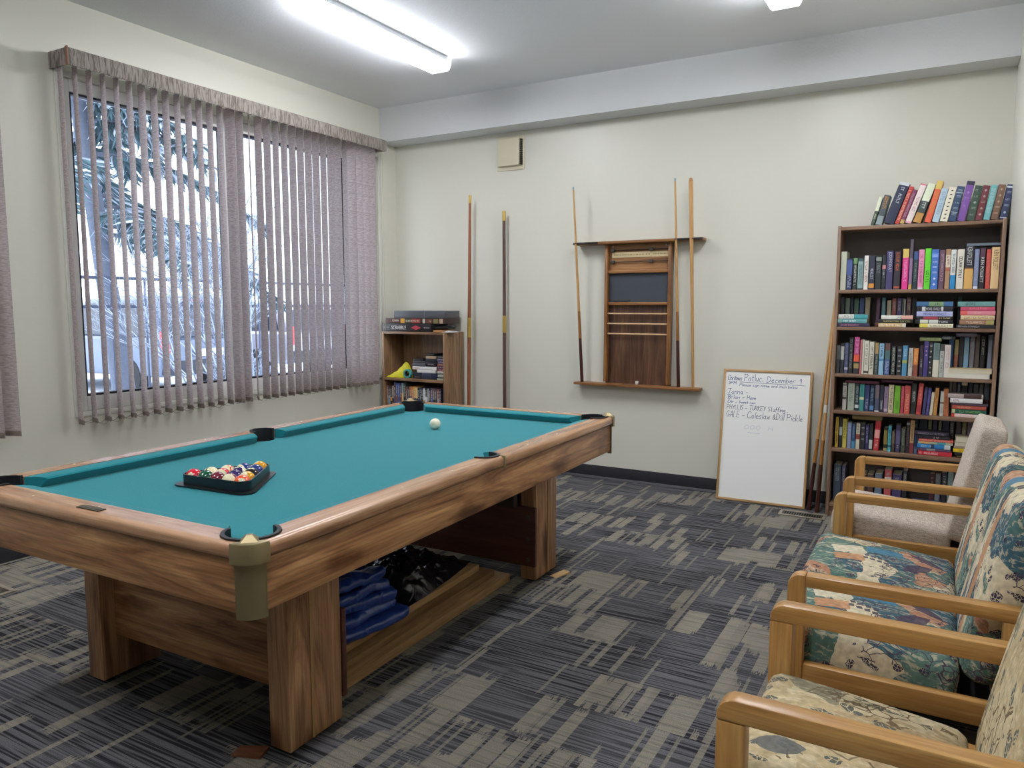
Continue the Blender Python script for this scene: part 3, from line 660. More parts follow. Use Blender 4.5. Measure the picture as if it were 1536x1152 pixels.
for k in range(5):      # folded in thick floppy layers
    t_ = bmesh.new(); bmesh.ops.create_cube(t_, size=2.0); bmesh.ops.subdivide_edges(t_, edges=t_.edges[:], cuts=22, use_grid_fill=True)
    hx, hy, hz = 0.165 - 0.012 * k, 0.215 - 0.018 * k, 0.022
    M = Matrix.Translation((rs_.uniform(-.012, .012), rs_.uniform(-.015, .015), 0.030 + 0.038 * k)) @ Matrix.Rotation(R(rs_.uniform(-7, 7)), 4, 'Z')
    for v in t_.verts:
        p = Vector((v.co.x * hx, v.co.y * hy, v.co.z * hz)); r_ = 0.02; q2 = Vector((max(-hx + r_, min(hx - r_, p.x)), max(-hy + r_, min(hy - r_, p.y)), max(-hz + r_, min(hz - r_, p.z)))); d = p - q2
        if d.length > 1e-9: p = q2 + d.normalized() * r_
        n_ = 0.016 * noise.noise(Vector((p.x * 9 + k * 3, p.y * 9, k * 2.0))) + 0.012 * (0.5 - crease((p.x, p.y, k), 22, k * 5.0))
        p.z += n_ * (1.6 if k == 4 else 0.8); p.x += 0.018 * noise.noise(Vector((p.y * 8, p.z * 20, k + 5.0))); p.y += 0.014 * noise.noise(Vector((p.x * 8, k + 1.0, p.z * 20)))
        p.z += 0.02 * (k / 4) * (p.x / hx)
        v.co = p; v.co.z = max(v.co.z, -0.028 if k == 0 else -1)
    mb._add(t_, 0, M)
o = mb.build('tarp', film('21408f', 0.38), angle=60); o.location = (-2.02, 2.16, 0.1035); o.rotation_euler = (0, 0, R(-8)); tag(o, 'folded blue tarp on the boards behind the near table leg', 'tarp')

# ---------------------------------------------------------------- cues
def tube_cue(prof_pts): pass
def cue(name, p0, p1, secs, label, group=None):
    """p0 bottom, p1 top; secs: list of (name, f0, f1, r0, r1, material); the first is the thing's own mesh"""
    p0, p1 = Vector(p0), Vector(p1); d = p1 - p0; Ln = d.length
    t = thing(name, label, 'cue', p0, 0, group); q_ = d.to_track_quat('Z', 'Y'); t.rotation_mode = 'QUATERNION'; t.rotation_quaternion = q_
    for (nm, f0, f1, r0, r1, m) in secs:
        a, b = f0 * Ln, f1 * Ln; MB().lathe([(0.0003, a), (r0, a), (r1, b), (0.0003, b)], (0, 0, 0), 14).build(nm, m, t)
    return t
MAPLE = wood(('b0814a', 'c6975c', 'd6ab70'), 'z', 0.3, 2.0, 0.15, 0.3); BUTT = wood(('2e1512', '44211a', '572c22'), 'z', 0.25, 2.0, 0.2, 0.3)
DKW = flat('3a2018', 0.3); WHT = flat('d8d4c8', 0.4); REDW = wood(('7a4428', '925636', 'a46642'), 'z', 0.35, 2.0, 0.2, 0.2); BRNW = wood(('4c342c', '5c4238', '6a4e42'), 'z', 0.35, 2.0, 0.2, 0.2); GOLD = flat('c4a65a', 0.3, 0.7)
cue('brass_jointed_stick', (-3.475, 5.33, 0.0), (-3.443, 5.33, 2.28), [('lower_shaft', 0, 0.485, 0.0155, 0.015, REDW), ('lower_ferrule', 0.4851, 0.521, 0.017, 0.017, GOLD), ('joint_ferrule', 0.5215, 0.557, 0.0165, 0.0165, GOLD), ('upper_shaft', 0.5571, 0.972, 0.015, 0.011, REDW), ('tip_ferrule', 0.9721, 1.0, 0.0118, 0.0112, GOLD)], 'reddish brown stick with brass joint, left of the two by the wall vent', 'long sticks on the back wall')
cue('brass_jointed_stick', (-3.143, 5.385, 0.0), (-3.15, 5.385, 2.14), [('lower_shaft', 0, 0.537, 0.0155, 0.015, BRNW), ('joint_ferrule', 0.5371, 0.602, 0.017, 0.017, GOLD), ('upper_shaft', 0.6021, 0.963, 0.0145, 0.0135, BRNW), ('tip_ferrule', 0.9631, 1.0, 0.0148, 0.0145, GOLD)], 'dark brown stick with brass joint, right of the two by the wall vent', 'long sticks on the back wall')

# wall rack
CT = ('6e4322', '96663a', 'b07f4c'); CRx = -1.999
rk = thing('cue_rack', 'wooden wall rack with score beads, slate panel and three rods', 'cue rack', (CRx, YB, 0.76))
Zr = lambda z: z - 0.76
MB().box(-0.262, 0.262, -0.014, -0.0005, Zr(0.775), Zr(1.84)).build('back_panel', wood(('3c2619', '5c3e2b', '74523a'), 'z', 0.4, 1.2, 0.35), rk)
for s_ in (-1, 1): MB().box(*sorted((s_ * 0.262, s_ * 0.238)), -0.062, -0.0145, Zr(0.785), Zr(1.835), 0.003).build('side_post', wood(CT, 'z', 0.35, 1.2), rk)
top = MB().prism([(-0.50, -0.11), (0.50, -0.11), (0.50, -0.0005), (-0.50, -0.0005)], 'z', Zr(1.8355), Zr(1.856), 0.003).build('top_shelf', wood(CT, 'x', 0.35, 1.2), rk)
MB().box(-0.50, 0.50, -0.095, -0.0005, Zr(0.755), Zr(0.7745), 0.003).build('bottom_shelf', wood(CT, 'x', 0.35, 1.2), rk)
for z, d in ((1.628, 0.05), (1.388, 0.05)): MB().box(-0.2375, 0.2375, -d, -0.0145, Zr(z) - 0.011, Zr(z) + 0.011, 0.002).build('cross_bar', wood(CT, 'x', 0.35, 1.2), rk)
MB().box(-0.2375, 0.2375, -0.022, -0.0145, Zr(1.64), Zr(1.834)).build('score_board', wood(('7a5230', '9a6c40', 'b08050'), 'x', 0.4, 1.2), rk)
sl = MB().box(-0.2375, 0.2375, -0.0225, -0.0145, Zr(1.40), Zr(1.616)).build('slate_panel', flat('3f444d', 0.6, var=0.08, bscale=12), rk)
sc = MB().box(-0.215, 0.2375, -0.027, -0.0225, Zr(1.735), Zr(1.775), 0.001).build('score_scale', flat('dcc79a', 0.5), rk)
mb = MB(); rr = random.Random(5)
for i in range(46):
    if 30 < i < 33: continue
    x = -0.20 + i * 0.0094; mb.box(x, x + rr.uniform(0.002, 0.005), -0.0275, -0.027, Zr(1.752), Zr(1.7595))
mb.build('scale_marks', flat('6a5636', 0.6), sc)
for z in (1.79, 1.703):
    o = MB().tube([(-0.225, -0.036, Zr(z)), (0.235, -0.036, Zr(z))], 0.0032, 8).build('score_rod', flat('3a3430', 0.35, 0.6), rk)
    for x in (-0.205, 0.10): MB().box(x - 0.014, x + 0.014, -0.047, -0.025, Zr(z) - 0.013, Zr(z) + 0.013, 0.003).build('score_slider', flat('4c443c', 0.4), o)
for z in (1.312, 1.235, 1.158): MB().tube([(-0.237, -0.045, Zr(z)), (0.237, -0.045, Zr(z))], 0.006, 8).build('rod', flat('c9a678', 0.35), rk)
MB().box(-0.008, 0.014, -0.04, -0.0145, Zr(0.775), Zr(0.80), 0.003).build('hook', flat('d8d4cc', 0.4), rk)
for x in (-0.21, 0.21): MB().lathe([(0.0005, 0.004), (0.006, 0.004), (0.007, 0)], (0, 0, 0), 10, M=Matrix.Translation((x, -0.0225, Zr(1.82))) @ Matrix.Rotation(R(90), 4, 'X')).build('screw', flat('c8c4bc', 0.3, 0.5), rk)
CLIP = flat('3a332f', 0.5)
for s_ in (-1, 1):
    mb = MB(); mb.box(*sorted((s_ * 0.30, s_ * 0.503)), -0.118, -0.1105, Zr(1.838), Zr(1.855), 0.002)
    for x in (0.33, 0.385, 0.455): mb.tube([(s_ * x - 0.02, -0.118, Zr(1.85)), (s_ * x - 0.014, -0.150, Zr(1.846)), (s_ * x + 0.0, -0.156, Zr(1.846)), (s_ * x + 0.016, -0.150, Zr(1.846)), (s_ * x + 0.022, -0.118, Zr(1.85))], 0.004, 6)
    mb.build('cue_clips', CLIP, top)
def rack_cue(xb, xt, zt, label, kind):
    if kind == 'butt':
        secs = [('butt', 0, 0.23, 0.0135, 0.012, BUTT), ('splice', 0.2301, 0.37, 0.012, 0.0105, wood(('6a3c20', '96622f', 'b8864a'), 'z', 0.3, 3.0)), ('shaft', 0.3701, 0.985, 0.0105, 0.0065, MAPLE), ('tip', 0.9851, 1.0, 0.0066, 0.0063, flat('8aa0a8', 0.6))]
    else: secs = [('shaft', 0, 0.985, 0.0095, 0.0155, MAPLE), ('butt_cap', 0.9851, 1.0, 0.0155, 0.010, flat('b08050', 0.5))]
    return cue('pool_cue', (xb, YB - 0.07, 0.776), (xt, YB - 0.162, zt), secs, label, 'cues in the wall rack')
rack_cue(-2.436, -2.483, 2.27, 'pool cue alone at the left end of the wall rack', 'butt')
rack_cue(-1.659, -1.690, 2.27, 'slender pool cue with dark butt, right of the rack frame', 'butt')
rack_cue(-1.55, -1.577, 2.262, 'thick ended plain pale cue at the right end of the wall rack', 'plain')
o = MB().box(-0.065, 0.065, -0.048, -0.024, 0.0, 0.014, 0.004).build('chalk_eraser', flat('24252b', 0.6)); o.location = (CRx - 0.13, YB, 1.3995); tag(o, 'small dark eraser lying on the ledge of the slate panel', 'eraser')
def floor_cue(p0, p1, label, ring_):
    secs = [('butt', 0, 0.22, 0.0145, 0.0128, BUTT), ('splice', 0.2201, 0.33, 0.0128, 0.0115, wood(('6a3c20', 'a06a30', 'c08a48'), 'z', 0.3, 3.0)), ('shaft', 0.3301, 0.99, 0.0115, 0.0065, MAPLE), ('tip', 0.9901, 1.0, 0.0065, 0.006, flat('6a8aa0', 0.6))]
    t = cue('pool_cue', p0, p1, secs, label, 'cues leaning by the bookcase')
    if ring_: MB().lathe([(0.0121, 0.455 * 1.47), (0.0124, 0.455 * 1.47), (0.0122, 0.49 * 1.47), (0.0112, 0.49 * 1.47)], (0, 0, 0), 14).build('joint_ring', WHT, t)
    return t
floor_cue((-0.714, 5.295, 0.0), (-0.618, 5.432, 1.46), 'pool cue leaning beside the white board, left of the pair', False)
floor_cue((-0.657, 5.255, 0.0), (-0.6135, 5.39, 1.46), 'pool cue with white joint ring leaning against the tall bookcase', True)

# ---------------------------------------------------------------- white board leaning on the wall
GL = {'C': [[(4,5),(3,6),(1,6),(0,4),(0,2),(1,0),(3,0),(4,1)]], 'h': [[(0,6),(0,0)],[(0,2),(1,3),(2,3),(3,2),(3,0)]], 'r': [[(0,3),(0,0)],[(0,2),(1,3),(2.4,3)]], 'i': [[(0.5,3),(0.5,0)],[(0.5,4.2),(0.6,4.6)]], 's': [[(2.5,2.8),(1,3),(0,2.3),(2.5,0.9),(1.5,0),(0,0.3)]], 't': [[(1,5),(1,0.5),(2,0)],[(0,3.4),(2.2,3.4)]],
 'm': [[(0,3),(0,0)],[(0,2),(1,3),(1.8,2.5),(1.8,0)],[(1.8,2),(2.8,3),(3.6,2.5),(3.6,0)]], 'a': [[(2.5,2.8),(1,3),(0,1.5),(1,0),(2.5,1)],[(2.5,3),(2.5,0.6),(3,0)]], 'P': [[(0,0),(0,6)],[(-0.6,5.8),(2.5,6),(3.5,4.6),(2.5,3),(0,2.8)]], 'o': [[(1.2,3),(0,1.8),(0.6,0.2),(2,0),(2.7,1.4),(2,2.8),(1.2,3)]], 'l': [[(0.5,6),(0.5,0)]], 'u': [[(0,3),(0,1),(1,0),(2.4,1),(2.4,3)],[(2.4,1),(2.6,0)]], 'c': [[(2.4,2.6),(1.2,3),(0,1.6),(1,0),(2.5,0.4)]], 'k': [[(0,6),(0,0)],[(2.2,3),(0,1.4),(2.5,0)]], ':': [[(0.4,0.4),(0.6,0.6)],[(0.4,2.6),(0.6,2.8)]],
 'D': [[(0,0),(0,6),(2,5.7),(4,3.6),(3,1),(0,0)]], 'e': [[(0,1.5),(2.4,1.8),(1.6,3),(0.4,2.6),(0,1.2),(1,0),(2.5,0.5)]], 'b': [[(0,6),(0,0)],[(0,2),(1.4,3),(2.5,1.6),(1.4,0),(0,0.4)]], '9': [[(2.4,4.8),(1.2,6),(0,4.8),(1.2,3.6),(2.4,4.8),(2,0)]], '5': [[(2.6,6),(0.4,6),(0.2,3.6),(2,3.6),(2.6,1.8),(1.4,0),(0,0.4)]], 'M': [[(0,0),(0.4,6),(2,2.4),(3.6,6),(4,0)]], 'p': [[(0,3),(0,-2)],[(0,2.4),(1.4,3),(2.5,1.6),(1.4,0.2),(0,0.6)]], 'g': [[(2.4,2.7),(1,3),(0,1.6),(1,0.4),(2.4,1)],[(2.4,3),(2.4,-1.2),(1.2,-2),(0,-1.5)]], 'n': [[(0,3),(0,0)],[(0,2),(1.4,3),(2.4,2.2),(2.4,0)]], 'w': [[(0,3),(0.6,0),(1.5,2),(2.4,0),(3.2,3)]], 'd': [[(2.4,2.6),(1,3),(0,1.5),(1,0),(2.4,0.8)],[(2.4,6),(2.4,0)]], 'J': [[(0,6),(4,6)],[(2.4,6),(2.4,1.4),(1.4,0),(0,1)]],
 'B': [[(0,0),(0,6)],[(-0.4,6),(2.6,5.6),(2.6,3.8),(0,3.2),(3,2.4),(2.8,0.4),(0,0)]], 'N': [[(0,0),(0,6),(3.4,0),(3.4,6)]], 'H': [[(0,6),(0,0)],[(3,6),(3,0)],[(0,3),(3,3)]], 'y': [[(0,3),(1.2,0.6)],[(2.6,3),(0.4,-2)]], 'E': [[(3,6),(0,6),(0,0),(3,0)],[(0,3),(2.4,3)]], 'A': [[(0,0),(1.6,6),(3.2,0)],[(0.6,2.2),(2.6,2.2)]], 'R': [[(0,0),(0,6),(2.6,5.6),(2.6,3.6),(0,3)],[(1,3),(3,0)]], 'T': [[(0,6),(3.6,6)],[(1.8,6),(1.8,0)]], 'U': [[(0,6),(0,1),(1.4,0),(3,1),(3,6)]], 'S': [[(3,5.4),(1.6,6),(0,4.6),(3,1.8),(1.6,0),(0,0.6)]], 'K': [[(0,6),(0,0)],[(3,6),(0,2.8),(3,0)]], 'G': [[(3.6,5),(2,6),(0,3.6),(1,0.4),(3,0.4),(3.6,2.4),(2,2.4)]], 'L': [[(0,6),(0,0),(2.6,0)]], 'I': [[(0.5,6),(0.5,0)]], 'f': [[(2.2,5.6),(1.2,6),(0.8,4.6),(0.8,0)],[(0,3),(2,3)]], '&': [[(2.6,0),(0.4,4),(1,5),(1.8,4),(0,1.4),(0.8,0),(2.8,2)]], '-': [[(0,1.8),(2.6,2)]], '.': [[(0.3,0.1),(0.6,0.3)]], 'O': [[(1.6,6),(0,4),(0.4,1),(2,0),(3.4,2.4),(2.8,5),(1.6,6),(0.8,5)]], 'Y': [[(0,6),(1.6,3)],[(3.2,6),(0.8,0)]]}
def ribbon(mb, pts, wd, z, mi):
    for a, b in zip(pts[:-1], pts[1:]):
        a, b = Vector(a), Vector(b); d = (b - a); ln = d.length or 1e-6; d /= ln; n = Vector((-d.y, d.x)) * wd / 2; e = d * wd * 0.4
        mb.quads([((a - e - n).x, (a - e - n).y, z), ((b + e - n).x, (b + e - n).y, z), ((b + e + n).x, (b + e + n).y, z), ((a - e + n).x, (a - e + n).y, z)], [(0, 1, 2, 3)], mi)
def scrawl(mb, text, x, y, x1, cap, slope, wd, z, rng, mi=0):
    """handwriting from x to x1, baseline y, cap height cap, baseline slope"""
    adv = []; 
    for ch in text: adv.append(2.6 if ch == ' ' else max([p[0] for st in GL[ch] for p in st]) + 1.0)
    s = cap / 6; sx = (x1 - x) / sum(adv); cx = 0
    for ch, a in zip(text, adv):
        if ch != ' ':
            for st in GL[ch]:
                ribbon(mb, [(x + (cx + p[0] + 0.12 * p[1]) * sx + rng.uniform(-.0006, .0006), y + slope * (cx * sx) + p[1] * s + rng.uniform(-.0007, .0007)) for p in st], wd, z, mi)
        cx += a
WB = thing('white_board', 'white marker board in a thin oak frame leaning on the wall', 'whiteboard', (-1.038, 5.292, 0.002))
lean = math.atan2(0.135, 0.90); WB.rotation_euler = (-lean, 0, R(0.5))
OAKF = lambda ax: wood(('a57f50', 'bf9866', 'd0ab78'), ax, 0.45, 1.5, 0.2)
bw, bh = 0.300, 0.93
for x in (-1, 1): MB().box(*sorted((x * bw, x * (bw - 0.016))), -0.012, 0.008, 0, bh, 0.002).build('frame_side', OAKF('z'), WB)
for z in (0, bh - 0.016): MB().box(-bw + 0.0165, bw - 0.0165, -0.012, 0.008, z, z + 0.016, 0.002).build('frame_rail', OAKF('x'), WB)
MB().box(-bw + 0.0155, bw - 0.0155, -0.004, 0.006, 0.0155, bh - 0.0155).build('board_surface', flat('f7f8f4', 0.25), WB)
rw = random.Random(8); mb = MB(); mb2 = MB(); W1 = 0.0028
sx0 = -0.270; full = 0.54       # writing area
def P_(u): return sx0 + u * full
def Z_(v): return bh - 0.0155 - v * 0.93
# u: 0..1 across, v: 0..1 down (baseline)
for (txt, u0, u1, v, cap, sl, mi, wd) in (
    ('Chritmas', 0.005, 0.19, 0.067, 0.034, 0.02, 0, W1), ('Potluc:', 0.215, 0.46, 0.070, 0.048, 0.02, 0, W1), ('December', 0.50, 0.86, 0.074, 0.042, 0.03, 0, W1), ('9', 0.90, 0.93, 0.076, 0.034, 0.0, 0, W1),
    ('5PM', 0.015, 0.12, 0.098, 0.020, 0.0, 0, W1), ('Please sign name and item below', 0.16, 0.885, 0.110, 0.020, 0.02, 0, 0.0022),
    ('Janna -', 0.01, 0.28, 0.173, 0.038, 0.03, 0, W1), ('Brian - Ham', 0.02, 0.385, 0.210, 0.027, 0.02, 0, W1), ('EAr - Sweet nan', 0.02, 0.38, 0.242, 0.019, 0.03, 0, 0.0025),
    ('PHYLLIS - TURKEY Stuffing .', 0.01, 0.79, 0.290, 0.032, 0.02, 1, W1), ('GALE - Coleslaw &Dill Pickle', 0.01, 0.97, 0.350, 0.044, 0.0, 1, W1)):
    scrawl(mb if mi == 0 else mb2, txt, P_(u0), Z_(v), P_(u1), cap, -sl * 0.0, wd, 0.0, rw, 0)
ribbon(mb, [(P_(0.16), Z_(0.0795)), (P_(0.97), Z_(0.086))], 0.0025, 0, 0)
ribbon(mb, [(P_(0.0), Z_(0.183)), (P_(0.1), Z_(0.183))], 0.0025, 0, 0)
for q_, c_ in ((mb, '2c3f86'), (mb2, '4a4f6e')):
    o = q_.build('handwriting', flat(c_, 0.5), WB, angle=0); o.rotation_euler = (R(90), 0, 0); o.location = (0, -0.0045, 0)
mb = MB(); scrawl(mb, 'OOO  H', P_(0.25), Z_(0.435), P_(0.62), 0.03, 0, 0.003, 0, rw); ribbon(mb, [(P_(0.3), Z_(0.46)), (P_(0.45), Z_(0.462))], 0.004, 0, 0)
o = mb.build('smudges', flat('d3d6dc', 0.4), WB, angle=0); o.rotation_euler = (R(90), 0, 0); o.location = (0, -0.0044, 0)

# ---------------------------------------------------------------- tall bookcase
BX0, BX1, BY0, BY1 = -0.598, 0.296, 5.20, 5.438
BKW = lambda ax: wood(('6e5646', '8e6f5a', 'a4846c'), ax, 0.4, 1.2, 0.3)
DARK = flat('5c5552', 0.6)
bc = thing('bookcase', 'tall dark walnut bookcase crammed with books in the corner', 'bookcase', ((BX0 + BX1) / 2, BY0, 0))
hw_ = (BX1 - BX0) / 2; dp = BY1 - BY0
for s_ in (-1, 1): MB().box(*sorted((s_ * hw_, s_ * (hw_ - 0.019))), 0, dp, 0, 1.873, 0.001).build('side_panel', BKW('z'), bc)
SHZ = [1.867, 1.473, 1.24, .941, .703, .454, .09]
for i, z in enumerate(SHZ): MB().box(-hw_ + 0.0195, hw_ - 0.0195, 0.002, dp - 0.008, z - 0.021, z, 0.001).build('top_board' if i == 0 else 'shelf', wood(('6e5646', '8e6f5a', 'a4846c'), 'x', 0.28, 1.2, 0.3), bc)
MB().box(-hw_ + 0.0195, hw_ - 0.0195, dp - 0.0075, dp - 0.002, 0.0, 1.846).build('back_panel', DARK, bc)
MB().box(-hw_ + 0.0195, hw_ - 0.0195, 0.02, 0.035, 0.0, 0.0688).build('kick_board', BKW('x'), bc)

